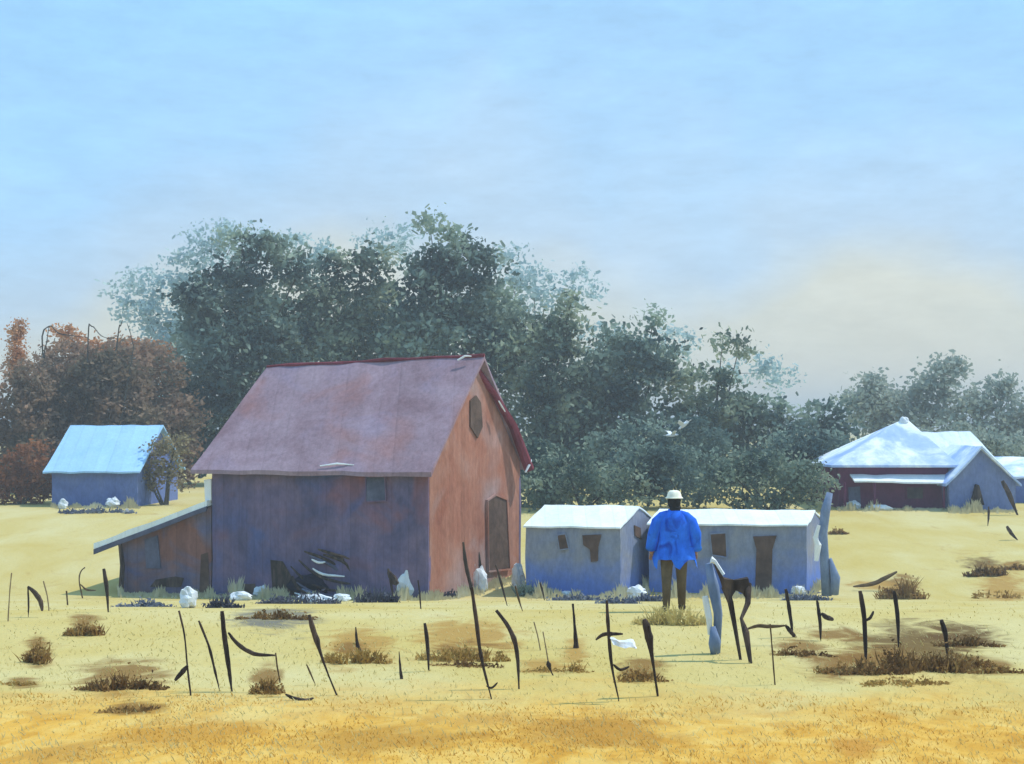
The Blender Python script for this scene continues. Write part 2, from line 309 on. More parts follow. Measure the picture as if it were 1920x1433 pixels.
def ground():
    Ys = [-60,-30,-15,-5,0,3,5,6,7]
    y = 8.0
    while y < 100: Ys.append(y); y *= 1.012
    while y < 4000: Ys.append(y); y *= 1.15
    NX = 120; vs = []; fs = []
    for Y in Ys:
        for i in range(NX+1):
            u = i/NX*2-1; x = u*(26+.95*max(Y,0))
            z = gz(Y)+.035*mnoise.noise(Vector((x*.7,Y*.5,0)))*min(1,max(0,(30-Y)/10))
            if abs(u) > .75 and Y > 5: z += .6*(abs(u)-.75)*mnoise.noise(Vector((x*.05,Y*.05,3)))
            vs.append((x,Y,z))
    for j in range(len(Ys)-1):
        for i in range(NX):
            k = j*(NX+1)+i; fs.append((k,k+1,k+NX+2,k+NX+1))
    mb = MB(); mb.v = vs; mb.f = fs
    m = bpy.data.materials.new('straw_field'); m.use_nodes = True
    nt = m.node_tree; N = nt.nodes; L = nt.links; bs = N['Principled BSDF']; bs.inputs['Roughness'].default_value = 1; bs.inputs['Specular IOR Level'].default_value = .05
    tc = N.new('ShaderNodeTexCoord')
    def nz(sc, det, dist=.5, stretch=(1,.5,1)):
        mp = N.new('ShaderNodeMapping'); mp.inputs['Scale'].default_value = stretch; L.new(tc.outputs['Object'], mp.inputs['Vector'])
        n = N.new('ShaderNodeTexNoise'); n.inputs['Scale'].default_value = sc; n.inputs['Detail'].default_value = det; n.inputs['Distortion'].default_value = dist
        n.inputs['Roughness'].default_value = .6
        L.new(mp.outputs[0], n.inputs['Vector']); return n.outputs['Fac']
    r = N.new('ShaderNodeValToRGB'); L.new(nz(.35,6), r.inputs['Fac']); e = r.color_ramp.elements
    e[0].position = .34; e[0].color = (.475,.37,.118,1); e[1].position = .66; e[1].color = (.535,.465,.225,1)
    x = e.new(.5); x.color = (.505,.415,.165,1)
    r2 = N.new('ShaderNodeValToRGB'); L.new(nz(2.6,7,1.0,(1,.55,1)), r2.inputs['Fac']); e = r2.color_ramp.elements
    e[0].position = .36; e[0].color = (.50,.255,.038,1); e[1].position = .68; e[1].color = (.64,.44,.13,1)
    x = e.new(.5); x.color = (.60,.35,.068,1)
    sp = N.new('ShaderNodeSeparateXYZ'); L.new(tc.outputs['Object'], sp.inputs[0])
    a = N.new('ShaderNodeMath'); a.operation = 'MULTIPLY_ADD'; a.inputs[1].default_value = 5.5; L.new(nz(.55,5,.8,(1,1,1)), a.inputs[0]); L.new(sp.outputs['Y'], a.inputs[2])
    b = N.new('ShaderNodeMapRange'); b.inputs['From Min'].default_value = 17.4; b.inputs['From Max'].default_value = 14.4; L.new(a.outputs[0], b.inputs['Value'])
    mx = N.new('ShaderNodeMix'); mx.data_type = 'RGBA'; L.new(b.outputs[0], mx.inputs['Factor']); L.new(r.outputs[0], mx.inputs[6]); L.new(r2.outputs[0], mx.inputs[7])
    st = N.new('ShaderNodeMapRange'); st.inputs['From Min'].default_value = .60; st.inputs['From Max'].default_value = .76; st.inputs['To Max'].default_value = .55; L.new(nz(.9,6,1.1,(1,.6,1)), st.inputs['Value'])
    m2 = N.new('ShaderNodeMix'); m2.data_type = 'RGBA'; L.new(st.outputs[0], m2.inputs['Factor']); L.new(mx.outputs[2], m2.inputs[6]); m2.inputs[7].default_value = (.34,.2,.06,1); mx = m2
    wv = nz(1.5,7,1.4,(1,.7,1))
    for (px,py,rx,ry,c) in STAINS_AND_SHADE:
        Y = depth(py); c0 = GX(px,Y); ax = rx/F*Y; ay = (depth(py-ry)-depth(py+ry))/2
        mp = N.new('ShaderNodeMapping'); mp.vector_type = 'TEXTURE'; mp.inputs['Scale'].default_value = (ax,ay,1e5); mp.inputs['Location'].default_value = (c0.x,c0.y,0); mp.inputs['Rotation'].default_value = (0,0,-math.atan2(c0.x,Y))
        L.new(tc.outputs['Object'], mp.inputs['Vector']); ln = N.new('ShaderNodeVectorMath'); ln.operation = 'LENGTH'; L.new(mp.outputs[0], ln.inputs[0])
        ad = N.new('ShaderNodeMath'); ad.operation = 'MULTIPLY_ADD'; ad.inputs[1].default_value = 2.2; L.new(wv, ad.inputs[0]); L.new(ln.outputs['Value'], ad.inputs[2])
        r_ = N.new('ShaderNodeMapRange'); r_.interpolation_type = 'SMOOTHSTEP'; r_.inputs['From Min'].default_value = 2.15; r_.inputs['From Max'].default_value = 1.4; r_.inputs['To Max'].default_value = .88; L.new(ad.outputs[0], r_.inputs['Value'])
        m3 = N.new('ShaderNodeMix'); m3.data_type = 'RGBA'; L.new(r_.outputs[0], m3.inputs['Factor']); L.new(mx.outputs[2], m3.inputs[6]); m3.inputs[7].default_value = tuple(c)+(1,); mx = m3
    L.new(mx.outputs[2], bs.inputs['Base Color'])
    bp = N.new('ShaderNodeBump'); bp.inputs['Strength'].default_value = .35; bp.inputs['Distance'].default_value = .08
    L.new(nz(5,6), bp.inputs['Height']); L.new(bp.outputs[0], bs.inputs['Normal'])
    tag(mb.build('field', m, smooth=True), kind='structure')
ground()

# ------------------------------------------------------------------ leaves
def dab(mb, c, size, elong=1.5):
    """one leaf spray: an uneven four or five cornered face"""
    n = Vector((R(-1,1), R(-1.2,.4), R(-.4,1.1)))
    if n.length < .05: n = Vector((0,-1,0))
    n.normalize(); t = n.cross(Vector((R(-.6,.6),R(-.6,.6),1))); t.normalize(); b = n.cross(t)
    if random.random() < .35: t, b = b, t
    k = random.choice((4,5)); v0 = len(mb.v); a0 = R(0,6)
    for q in range(k):
        a = a0+q/k*6.2832+R(-.35,.35); r = size*R(.5,1.0)
        w = c+t*(math.cos(a)*r*elong*.7)+b*(math.sin(a)*r*.6); mb.v.append((w.x,w.y,w.z))
    mb.f.append(tuple(range(v0,v0+k)))
def crown(mb, blobs, Y, dens, size, pxm, fine=2.3):
    """blobs: photo ellipses (cx,cy,rx,ry); leaves gather in clumps through the volume"""
    for (cx,cy,rx,ry) in blobs:
        rad = (rx+ry)/2/pxm; c0 = P(cx,cy,Y)
        ncl = max(5, int(rx*ry/68*dens))
        for _ in range(ncl):
            while True:
                u = Vector((R(-1,1),R(-1,1),R(-1,1)))
                if .05 < u.length < 1: break
            ul = u.length; u = u*(ul**-.2)
            cc = c0+Vector((u.x*rx/pxm, u.y*rad*.7, u.z*ry/pxm))
            cr = R(.5,1.2)*size*2.5*(1.25 if ul > .8 else 1)
            for _ in range(int(random.randint(9,20)*fine)):
                dab(mb, cc+Vector((random.gauss(0,.63), random.gauss(0,.55), random.gauss(0,.42)))*cr, size*R(.34,1.15))
def tree(name, label, bx, Y, blobs, leaf, dens=1.0, size=.29, trunk=.22, group=None, cat='tree'):
    pxm = F/Y; b = GX(bx, Y); r = thing(name, label, cat, b, group)
    mb = MB(); crown(mb, blobs, Y, dens, size, pxm); mb.build('crown', leaf, r)
    tb = MB(); big = max(blobs, key=lambda q: q[2]*q[3]); top = P(big[0], big[1], Y)
    mid = b*.5+top*.5+Vector((R(-.2,.2),0,0))
    tb.tube([b-Vector((0,0,.3)), b*.8+mid*.2, mid, top], [trunk*1.25, trunk, trunk*.75, trunk*.35], 8, .1)
    for q in blobs:
        e = P(q[0], q[1], Y+R(-.5,.5)); st = mid*.6+top*.4
        tb.tube([st, st*.45+e*.55+Vector((0,0,-.2)), e], [trunk*.45, trunk*.25, trunk*.08], 6, .1)
    tb.build('trunk', 'bark', r); return r
def shrub(name, label, cx, Y, blobs, leaf, dens=1.0, size=.2, group=None, stems=4):
    pxm = F/Y; b = GX(cx, Y); r = thing(name, label, 'shrub', b, group)
    mb = MB(); crown(mb, blobs, Y, dens, size, pxm); mb.build('foliage', leaf, r)
    sb = MB()
    for q in (blobs*2)[:max(stems,len(blobs))]:
        e = P(q[0]+R(-.5,.5)*q[2], q[1]-R(0,.6)*q[3], Y+R(-.3,.3)); s0 = b+Vector((R(-.15,.15),R(-.1,.1),-.05))
        sb.tube([s0, s0*.5+e*.5+Vector((R(-.1,.1),0,.05)), e], [.06,.04,.012], 6, .1)
    sb.build('stem', 'bark', r); return r

tree('tree', 'tall teal tree leftmost of the big dark trees, two stacked flat tufts at its top', 440, 80,
     [(440,575,95,80),(505,475,62,28),(455,445,32,9),(560,510,35,40),(430,690,115,95),(365,590,45,60),(400,790,95,80),(500,640,70,90),(355,830,50,60),(345,740,45,60)], 'leaf_teal', 1.0, group='big dark trees behind the barn')
tree('tree', 'bushy dark tree standing right behind the left half of the barn ridge', 650, 82,
     [(640,585,95,70),(640,490,35,20),(705,490,45,22),(620,680,115,90),(720,620,70,90),(560,620,60,70)], 'leaf_green', 1.0, group='big dark trees behind the barn')
tree('tree', 'tallest dark tree, a lone tuft on top, behind the right barn ridge end', 860, 80,
     [(850,560,85,80),(805,420,28,17),(842,445,20,14),(890,485,45,42),(800,500,40,45),(850,670,120,100),(930,600,45,80),(770,640,60,80)], 'leaf_teal', 1.0, group='big dark trees behind the barn')
tree('tree', 'green tree with a pale flank rising just right of the barn gable', 1030, 79,
     [(1035,700,80,80),(1070,570,26,26),(1000,790,95,95),(1035,630,55,40),(960,640,40,60),(1060,850,90,90),(985,880,60,70)], 'leaf_green', 1.0, group='big dark trees behind the barn')
tree('tree', 'dark tree with a small square tuft on top, left of the two white birds', 1185, 80,
     [(1185,715,90,70),(1225,603,17,19),(1160,645,55,30),(1170,820,105,90),(1130,740,50,80),(1230,680,40,40)], 'leaf_teal', 1.0, group='big dark trees behind the barn')
tree('tree', 'thin topped dark tree with bare stalks, right of the two white birds', 1335, 80,
     [(1330,785,80,50),(1300,722,45,25),(1355,640,18,5),(1385,655,14,6),(1330,860,105,85),(1400,790,40,45),(1362,710,16,32)], 'leaf_green', 1.0, group='big dark trees behind the barn')
tree('tree', 'low round dark tree beside the maroon house roof, last of the dark row', 1490, 80,
     [(1490,825,75,45),(1550,765,40,12),(1440,775,35,25),(1480,875,95,65),(1560,825,40,45)], 'leaf_teal', 1.0, group='big dark trees behind the barn')
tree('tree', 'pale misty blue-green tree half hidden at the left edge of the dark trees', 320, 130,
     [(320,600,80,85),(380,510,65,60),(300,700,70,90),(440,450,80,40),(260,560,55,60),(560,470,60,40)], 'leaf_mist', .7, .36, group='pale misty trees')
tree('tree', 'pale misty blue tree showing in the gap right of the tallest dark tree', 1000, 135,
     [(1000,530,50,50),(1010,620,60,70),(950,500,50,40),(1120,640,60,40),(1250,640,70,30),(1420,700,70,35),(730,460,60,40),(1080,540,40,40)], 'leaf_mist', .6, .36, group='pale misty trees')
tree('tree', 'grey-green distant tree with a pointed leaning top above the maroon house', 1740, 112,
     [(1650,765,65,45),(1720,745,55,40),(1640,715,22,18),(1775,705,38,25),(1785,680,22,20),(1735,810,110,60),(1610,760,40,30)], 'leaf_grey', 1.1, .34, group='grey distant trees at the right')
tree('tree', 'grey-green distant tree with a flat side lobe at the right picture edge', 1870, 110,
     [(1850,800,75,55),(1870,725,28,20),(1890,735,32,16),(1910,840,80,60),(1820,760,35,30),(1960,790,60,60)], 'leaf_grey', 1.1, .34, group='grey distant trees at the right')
shrub('bush', 'dark green bush just behind the white shed roof beside the barn', 1090, 60, [(1060,900,90,50),(1150,915,70,40)], 'leaf_green', 1.1, .17, 'bushes behind the sheds')
shrub('bush', 'dark green bush behind the blue-coated person', 1270, 61, [(1270,900,90,60),(1210,880,50,50)], 'leaf_teal', 1.1, .17, 'bushes behind the sheds')
shrub('bush', 'dark green bush behind the shed with the tall dark door', 1440, 60, [(1420,905,100,55),(1510,905,55,45)], 'leaf_green', 1.1, .17, 'bushes behind the sheds')
shrub('bush', 'dark green bush behind the right corner of the barn gable', 1010, 62, [(1000,900,60,70),(1040,920,50,40)], 'leaf_green', 1.3, .17, 'bushes behind the sheds')
shrub('bush', 'dark teal bush between the white-roofed sheds and the maroon house', 1530, 66, [(1530,880,60,60),(1480,860,60,60),(1560,860,40,50)], 'leaf_teal', 1.3, .17, 'bushes behind the sheds')
shrub('bush', 'tall dark bush under the two white birds', 1200, 68, [(1190,860,90,70),(1290,850,80,70)], 'leaf_teal', 1.3, .17, 'bushes behind the sheds')
shrub('bush', 'grey-green bush showing above the white shed roof right of the maroon house', 1790, 76, [(1780,830,90,40),(1880,845,70,35)], 'leaf_grey', 1.3, .19, 'bushes behind the sheds')
# russet scrub at the left
shrub('autumn_bush', 'brown leafless-looking scrub behind the blue-roofed shed, widest of the scrub', 180, 74, [(180,735,90,80),(130,700,70,60),(220,690,60,45),(150,830,90,80),(250,800,60,70),(170,900,110,40),(90,780,60,80),(60,860,50,60)], 'leaf_brown', 2.0, .2, 'russet scrub at the left', 6)
shrub('autumn_bush', 'dull brown scrub between the blue-roofed shed and the dark trees', 300, 76, [(300,740,60,70),(285,680,40,40),(320,820,50,60),(270,830,50,60),(340,800,40,60),(330,880,30,40)], 'leaf_brown', 1.2, .2, 'russet scrub at the left')
shrub('autumn_bush', 'red-brown scrub at the left picture edge under the orange spire', 40, 72, [(40,780,60,70),(60,720,50,40),(10,820,50,70),(70,850,60,60),(30,900,70,40),(90,900,50,40)], 'leaf_brown', 1.2, .2, 'russet scrub at the left')
shrub('autumn_bush', 'rusty orange low bush left of the blue-roofed shed', 40, 63.5, [(30,905,45,30),(80,910,25,30),(10,880,30,30),(60,860,40,30),(50,925,50,20),(5,925,30,22)], 'leaf_rust', 1.8, .13, 'russet scrub at the left')
shrub('autumn_bush', 'olive bush right of the blue-roofed shed with open stems below', 310, 63, [(310,860,32,40),(335,835,20,22),(290,895,30,30),(330,890,24,22),(280,880,18,30)], 'leaf_olive', 1.2, .13, 'russet scrub at the left')
tree('slender_tree', 'narrow rust-orange spire of a tree at the left picture edge', 32, 75, [(32,650,9,45),(36,612,6,16),(28,700,11,30)], 'leaf_orange', 9.0, .12, .07)
tree('small_tree', 'faded orange small crown showing above the brown scrub', 135, 78, [(130,630,26,20),(165,655,30,16),(230,655,50,16),(290,660,36,16)], 'leaf_orange', 2.4, .18, .08)
tw = thing('bare_branch', 'thin wavy bare twigs sticking out above the brown scrub', 'branch', GX(160,73))
for pts in ([(80,660),(92,612),(110,625),(140,630),(165,633)], [(165,640),(172,612),(190,630),(210,636)], [(246,680),(248,640),(238,606)], [(85,690),(88,640),(92,612)], [(220,640),(226,612),(230,600)]):
    m_ = MB(); q = [P(x,y,73) for x,y in pts]; q = [GX(160+(pts[0][0]-160)*.5,73)]+q
    q = [Vector(v) for v in smooth_path([tuple(v) for v in q])]; m_.tube(q, [.05-.038*k/len(q) for k in range(len(q))], 6, .2); m_.build('twig', 'bark', tw)

# ------------------------------------------------------------------ buildings
UP = Vector((0,0,1))
def inner(v, t): return v.normalized()*t
def gabled(root, A, B, wv, he, hr, wall, gable, roof, over=.25, side=.2, wob=.03, roof_t=.09, lside=None, ridge_r=0.0, hl=None, base=-.35):
    """A-B front wall foot, wv depth vector, he eave z, hr ridge z (hl = ridge z at the A end)"""
    A, B, wv = Vector(A), Vector(B), Vector(wv); hl = hr if hl is None else hl; lside = side if lside is None else lside
    zb = min(A.z, B.z)+base
    def at(p, z): return Vector((p.x, p.y, z))
    D, C = A+wv, B+wv; u = (B-A); u.z = 0; u.normalize(); n = Vector((wv.x, wv.y, 0)).normalized()
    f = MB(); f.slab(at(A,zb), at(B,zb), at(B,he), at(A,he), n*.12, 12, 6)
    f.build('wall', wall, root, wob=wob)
    MB().slab(at(D,zb), at(C,zb), at(C,he), at(D,he), -n*.12, 4, 3).build('back_wall', wall, root, wob=wob)
    mA, mB_ = A+wv*.5, B+wv*.5
    e = .004
    for (p, q, m_, z, t) in ((B, C, mB_, hr, -u*.12), (A, D, mA, hl, u*.12)):
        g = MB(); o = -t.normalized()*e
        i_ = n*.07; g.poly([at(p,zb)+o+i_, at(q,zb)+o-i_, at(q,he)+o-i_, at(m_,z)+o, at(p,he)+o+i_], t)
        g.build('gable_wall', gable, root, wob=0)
    # roof: two slopes
    rm = MB(); vs = Vector((0,0,1))*roof_t
    for (p, q, dr) in ((A, B, -1), (D, C, 1)):
        sl_ = Vector((wv.x, wv.y, 0))*.5; run = sl_.length; dz = (hr-he)/run*over
        e0 = at(p, he-dz)+n*dr*over-u*lside; e1 = at(q, he-dz)+n*dr*over+u*side
        r0 = at(mA, hl)-u*side-n*dr*.01; r1 = at(mB_, hr)+u*side-n*dr*.01
        rm.slab(e0+vs*.4, e1+vs*.4, r1+vs*.4, r0+vs*.4, vs, 14, 6)
    ro = rm.build('roof', roof, root, wob=wob)
    if ridge_r:
        t = MB(); a = at(mA, hl)-u*side+vs*1.4; b = at(mB_, hr)+u*side+vs*1.4
        k = 9; t.tube([a*(1-i/k)+b*i/k+UP*R(-.03,.03) for i in range(k+1)], [ridge_r*R(.7,1.2) for _ in range(k+1)], 7, .1)
        t.build('ridge_cap', 'ridge', ro)
    return ro
def on_wall(A, B, px, py):
    """point of the vertical plane through A,B seen at photo pixel"""
    A, B = Vector(A), Vector(B); d = P(px,py,1.0)-Vector((0,0,CZ)); n = (B-A).cross(UP)
    t = (A-Vector((0,0,CZ))).dot(n)/d.dot(n); return Vector((0,0,CZ))+d*t
def panel(root, A, B, quad, name, mat, proud=.04, wob=.0, frame=None, fw=.06):
    """quad in photo pixels on wall A-B -> a board standing proud; optional frame round it"""
    n = (Vector(B)-Vector(A)).cross(UP).normalized()
    if n.y > 0 and abs(n.y) > abs(n.x)*.2: n = -n
    elif abs(n.y) <= abs(n.x)*.2 and n.x < 0: n = -n
    pts = [on_wall(A,B,x,y)+n*proud for x,y in quad]
    o = MB().poly(pts, -n*(proud+.03)).build(name, mat, root, wob=wob, wsc=3)
    if frame:
        c = sum(pts, Vector())/len(pts); fm = MB()
        for i in range(len(pts)):
            p, q = pts[i], pts[(i+1)%len(pts)]
            fm.slab(p+n*.03, q+n*.03, q+(q-c).normalized()*fw+n*.03, p+(p-c).normalized()*fw+n*.03, -n*.08)
        fm.build('frame', frame, o)
    return o
# --- the barn
A = GX(398,41.2); B = GX(803,39.3); A.z = B.z = .07; C = Vector(GX(976,45.0)); wv = C-B; wv.z = 0
barn = thing('barn', 'big weathered barn with purple-red roof and orange-red gable end', 'barn', (A+B)/2)
gabled(barn, A, B, wv, 3.86, 6.95, 'barn_wall', 'barn_gable', 'barn_roof', .3, .22, .035, .12, lside=.5, ridge_r=.06, hl=6.72)
panel(barn, B, B+wv, [(880,800),(880,752),(890,742),(900,756),(902,800),(893,822)], 'loft_hatch', 'plank', .05, .02)
panel(barn, B, B+wv, [(913,1070),(911,940),(926,930),(946,938),(952,1066)], 'door', 'plank', .06, .02, frame='barn_gable')
panel(barn, A, B, [(688,940),(688,895),(722,895),(724,938)], 'window', 'slate', .04, .02, frame='barn_wall', fw=.04)
panel(barn, A, B, [(512,1122),(508,1050),(530,1052),(552,1090),(556,1122)], 'doorway', 'dark_wood', .03, .02)
panel(barn, A, B, [(440,1112),(438,1096),(478,1094),(480,1112)], 'vent_board', 'plank', .03, .02)
panel(barn, A, B, [(386,940),(384,900),(397,898),(397,938)], 'corner_board', 'white', .05, .01)
# weathered boards along the right verge of the gable
vb = MB(); a = (B+wv); n_ = (wv.normalized().cross(UP)); n_ = -n_ if n_.x < 0 else n_
vb.tube([P(884,684,42.1), P(925,735,42.9), P(962,800,43.9), P(992,880,44.6)], [.12,.1,.12,.16], 7, .25); vb.build('verge_board', 'ridge', barn)
for pts, r_ in (([P(484,724,44.0), P(491,712,44.0), P(502,699,44.1)], .05), ([P(600,874,40.0), P(632,870,39.9), P(664,872,39.8)], .045), ([P(985,886,44.3), P(992,872,44.4), P(996,862,44.5)], .06), ([P(935,752,42.8), P(942,764,43.0), P(947,772,43.1)], .05), ([P(858,676,42.0), P(872,668,42.0), P(884,668,42.0)], .06)):
    MB().tube(pts, [r_*.4,r_*.65,r_*.35], 7, .3).build('highlight_batten', 'white', barn)  # white pieces: loose boards, and ridge cap highlights built as battens
# --- lean-to on the barn's left end
LA = GX(228,41.6); LB = GX(396,41.25); LA.z = LB.z = .07; lw = Vector((1.0,3.0,0))
lean = thing('lean_to_shed', 'low lean-to shed with white sloping roof at the left end of the barn', 'shed', (LA+LB)/2)
h0, h1 = P(228,1014,41.6).z, P(396,950,41.25).z
def atz(p, z): return Vector((p.x,p.y,z))
nl = lw.normalized()
f = MB(); f.slab(atz(LA,-.3), atz(LB,-.3), atz(LB,h1), atz(LA,h0), nl*.1, 8, 5)
f.build('wall', 'lean_wall', lean, wob=.03)
MB().slab(atz(LA+lw,-.3), atz(LB+lw,-.3), atz(LB+lw,h1), atz(LA+lw,h0), -nl*.1, 2, 2).build('back_wall', 'lean_wall', lean)
MB().slab(atz(LA,-.3)-Vector((.004,0,0)), atz(LA+lw,-.3)-Vector((.004,0,0)), atz(LA+lw,h0)-Vector((.004,0,0)), atz(LA,h0)-Vector((.004,0,0)), Vector((.1,0,0))).build('side_wall', 'lean_wall', lean)
ul = (LB-LA); sl2 = (h1-h0)/ul.length; ul.normalize()
r0 = atz(LA,h0)-ul*.7-nl*.25-UP*.7*sl2; r1 = atz(LB,h1)-nl*.25
rf = MB().slab(r0+UP*.03, r1+UP*.03, r1+lw*1.15+UP*.30, r0+lw*1.15+UP*.30, UP*.17, 10, 4).build('roof', 'white_roof', lean, wob=.04)
MB().slab(r0-nl*.02-UP*.13, r1-nl*.02-UP*.11, r1-nl*.02+UP*.03, r0-nl*.02+UP*.02, nl*.05, 8, 1).build('fascia', 'slate', rf, wob=.02)
panel(lean, LA, LB, [(275,1066),(271,1012),(296,1004),(302,1066)], 'window', 'slate', .04, .02)
panel(lean, LA, LB, [(282,1100),(292,1086),(330,1080),(345,1084),(340,1100)], 'hatch', 'dark_wood', .03, .02)
panel(lean, LA, LB, [(374,1122),(378,1040),(390,1036),(393,1122)], 'door', 'plank', .04, .02)
MB().tube([P(226,1125,41.4), P(229,1060,41.4), P(224,1012,41.4)], [.09,.07,.06], 7, .15).build('corner_post', 'dark_wood', lean)
# --- shed with window next to the barn
def shed(label, x0, x1, xg, Y0, ez, rz, base_z, name='shed'):
    A = GX(x0,Y0+.5); B = GX(x1,Y0); A.z = B.z = base_z; dv = P(xg,0,Y0+2.6)-P(x1,0,Y0); dv.z = 0
    r = thing(name, label, 'shed', (A+B)/2)
    gabled(r, A, B, dv, P(0,ez,Y0).z, P(0,rz,Y0+1.3).z, 'shed_wall', 'shed_wall', 'white_roof', .08, .04, .03, .05)
    return r, A, B, dv
s1, sA, sB, sv = shed('blue-grey shed with white roof right beside the barn gable', 985, 1163, 1228, 40.6, 991, 953, .08)
panel(s1, sA, sB, [(1050,1030),(1046,1004),(1060,1002),(1066,1028)], 'window', 'plank', .04, .02, frame='shed_wall', fw=.04)
panel(s1, sA, sB, [(1094,1022),(1092,1004),(1128,1002),(1122,1026),(1121,1052),(1108,1054),(1106,1030)], 'door', 'plank', .05, .01)
panel(s1, sB, sB+sv, [(1189,1004),(1188,985),(1199,990),(1201,1012)], 'window', 'plank', .04, .01)
s2, tA, tB, tv = shed('long blue-grey shed with white roof and tall dark door behind the trestle', 1216, 1512, 1540, 41.2, 987, 961, .08)
panel(s2, tA, tB, [(1336,1040),(1332,1002),(1360,1000),(1362,1044)], 'window', 'plank', .05, .02, frame='shed_wall', fw=.04)
panel(s2, tA, tB, [(1415,1118),(1418,1030),(1412,1006),(1456,1004),(1448,1030),(1446,1118)], 'door', 'plank', .05, .01)
for xw in ((1242,1004,1262,1060),):
    panel(s2, tA, tB, [(xw[0],xw[3]),(xw[0],xw[1]),(xw[2],xw[1]),(xw[2],xw[3])], 'shutter', 'slate', .04, .01)
# tall leaning blue-grey post at the end of the long shed
tp = thing('gate_post', 'tall blue-grey weathered post with flaking white side at the end of the long shed', 'post', GX(1548,39.6))
MB().tube([P(1550,1118,39.6), P(1546,1060,39.6), P(1543,1000,39.6), P(1548,960,39.6), P(1556,925,39.6)], [.14,.13,.12,.135,.10], 14, .05).build('shaft', 'post_blue', tp, smooth=True, wob=.03, wsc=3)
MB().tube([P(1530,1052,39.4), P(1534,1022,39.4), P(1528,1008,39.4), P(1536,985,39.4)], [.06,.1,.07,.05], 7, .3, .5).build('flaking_board', 'white', tp)
MB().tube([P(1564,1116,39.5), P(1566,1085,39.5), P(1556,1048,39.5)], [.11,.13,.04], 14, .05).build('buttress', 'post_blue', tp, smooth=True, wob=.03, wsc=3)
# --- small far shed with pale blue roof
FA = GX(97,62.3); FB = GX(257,62); FA.z = FB.z = gz(62); fv = Vector((.7,4.6,0))
fs_ = thing('far_shed', 'small far shed with pale blue roof in front of russet scrub', 'shed', (FA+FB)/2)
gabled(fs_, FA, FB, fv, P(0,879,62).z, P(0,802,64.5).z, 'far_wall', 'far_wall', 'blue_roof', .3, .25, .03, .08)
# --- maroon house
HY = 61.0
hz = gz(HY); hA = GX(1572,HY); hB = GX(1778,HY); hA.z = hB.z = hz; hv = Vector((0,4.6,0))
house = thing('maroon_house', 'low maroon house under a white and pale blue hipped roof at the right', 'house', (hA+hB)/2)
he = P(0,872,HY).z
f = MB()
for p, q, t in ((hA,hB,Vector((0,.12,0))),(hB,hB+hv,Vector((-.12,0,0))),(hA,hA+hv,Vector((.12,0,0))),(hA+hv,hB+hv,Vector((0,-.12,0)))):
    f.slab(atz(p,hz-.3), atz(q,hz-.3), atz(q,he), atz(p,he), t, 8, 4)
f.build('wall', 'maroon', house, wob=.02)
ov = .38; ec = [atz(hA,he)+Vector((-ov,-ov,0)), atz(hB,he)+Vector((ov,-ov,0)), atz(hB+hv,he)+Vector((ov,ov,0)), atz(hA+hv,he)+Vector((-ov,ov,0))]
ra, rb = P(1686,790,HY+2.3), P(1704,789,HY+2.3)
rm = MB()
rm.add(ec+[ra,rb]+[v-UP*.1 for v in ec], [(0,1,5,4),(1,2,5),(2,3,4,5),(3,0,4),(0,6,7,1),(1,7,8,2),(2,8,9,3),(3,9,6,0),(6,9,8,7)])
hr_ = rm.build('roof', 'house_roof', house)
MB().blob(P(1695,790,HY+2.3), (.22,.2,.2), 3).build('roof_cap', 'white', hr_)
MB().slab(atz(hA,P(0,903,HY).z)+Vector((.5,-.75,0)), atz(hB,P(0,908,HY).z)+Vector((.1,-.75,0)), atz(hB,P(0,893,HY).z)+Vector((.1,-.02,0)), atz(hA,P(0,893,HY).z)+Vector((.5,-.02,0)), UP*.07, 8, 2).build('awning', 'white', house, wob=.03)
panel(house, hA, hB, [(1592,950),(1590,914),(1612,912),(1614,950)], 'door', 'slate', .05)
panel(house, hA, hB, [(1700,935),(1700,914),(1730,914),(1730,935)], 'window', 'window_dark', .05, frame='maroon', fw=.05)
for x in (1584,1640,1770):
    MB().tube([P(x,952,HY-.72), P(x,905,HY-.72)], [.06,.05], 7, .1).build('porch_post', 'maroon', house)
# --- white roofed shed right of the house, tent-like hut, and far blue shed
WA = GX(1742,66.5); WB = GX(1862,66); WA.z = WB.z = gz(66)
ws = thing('white_shed', 'white roofed shed tucked between the maroon house and the pointed hut', 'shed', (WA+WB)/2)
gabled(ws, WA, WB, Vector((-1.1,4,0)), P(0,866,66).z, P(0,815,68).z, 'annex_wall', 'annex_wall', 'white_roof', .2, .15, .06)
TA = GX(1783,60); TB = GX(1903,60.4); zt = gz(60)
hut = thing('pointed_hut', 'pointed blue-grey hut with a dark triangular opening at the right', 'hut', atz((TA+TB)/2, zt))
ap = P(1838,842,60.2); l0 = P(1778,905,60); l1 = P(1905,905,60.4)
MB().poly([atz(TA,zt-.3), atz(TB,zt-.3), l1, ap, l0], (0,.12,0)).build('front_wall', 'annex_wall', hut)
MB().poly([atz(TA,zt-.3)+Vector((0,4,0)), atz(TB,zt-.3)+Vector((0,4,0)), l1+Vector((0,4,0)), ap+Vector((0,4,0)), l0+Vector((0,4,0))], (0,-.12,0)).build('back_wall', 'annex_wall', hut)
for a_, b_ in ((atz(TA,zt-.3), l0), (atz(TB,zt-.3), l1)):
    MB().slab(a_+Vector((0,.13,0)), a_+Vector((0,3.86,0)), b_+Vector((0,3.86,0)), b_+Vector((0,.13,0)), Vector((.08 if a_ is not None and a_.x < ap.x else -.08,0,0))).build('side_wall', 'annex_wall', hut)
rm = MB()
for e_ in (l0, l1):
    d_ = (e_-ap); e2 = ap+d_*1.12; y0 = Vector((0,-.25,0)); y1 = Vector((0,4.2,0))
    rm.slab(e2+y0, e2+y1, ap+y1, ap+y0, Vector((0,0,.12)), 6, 4)
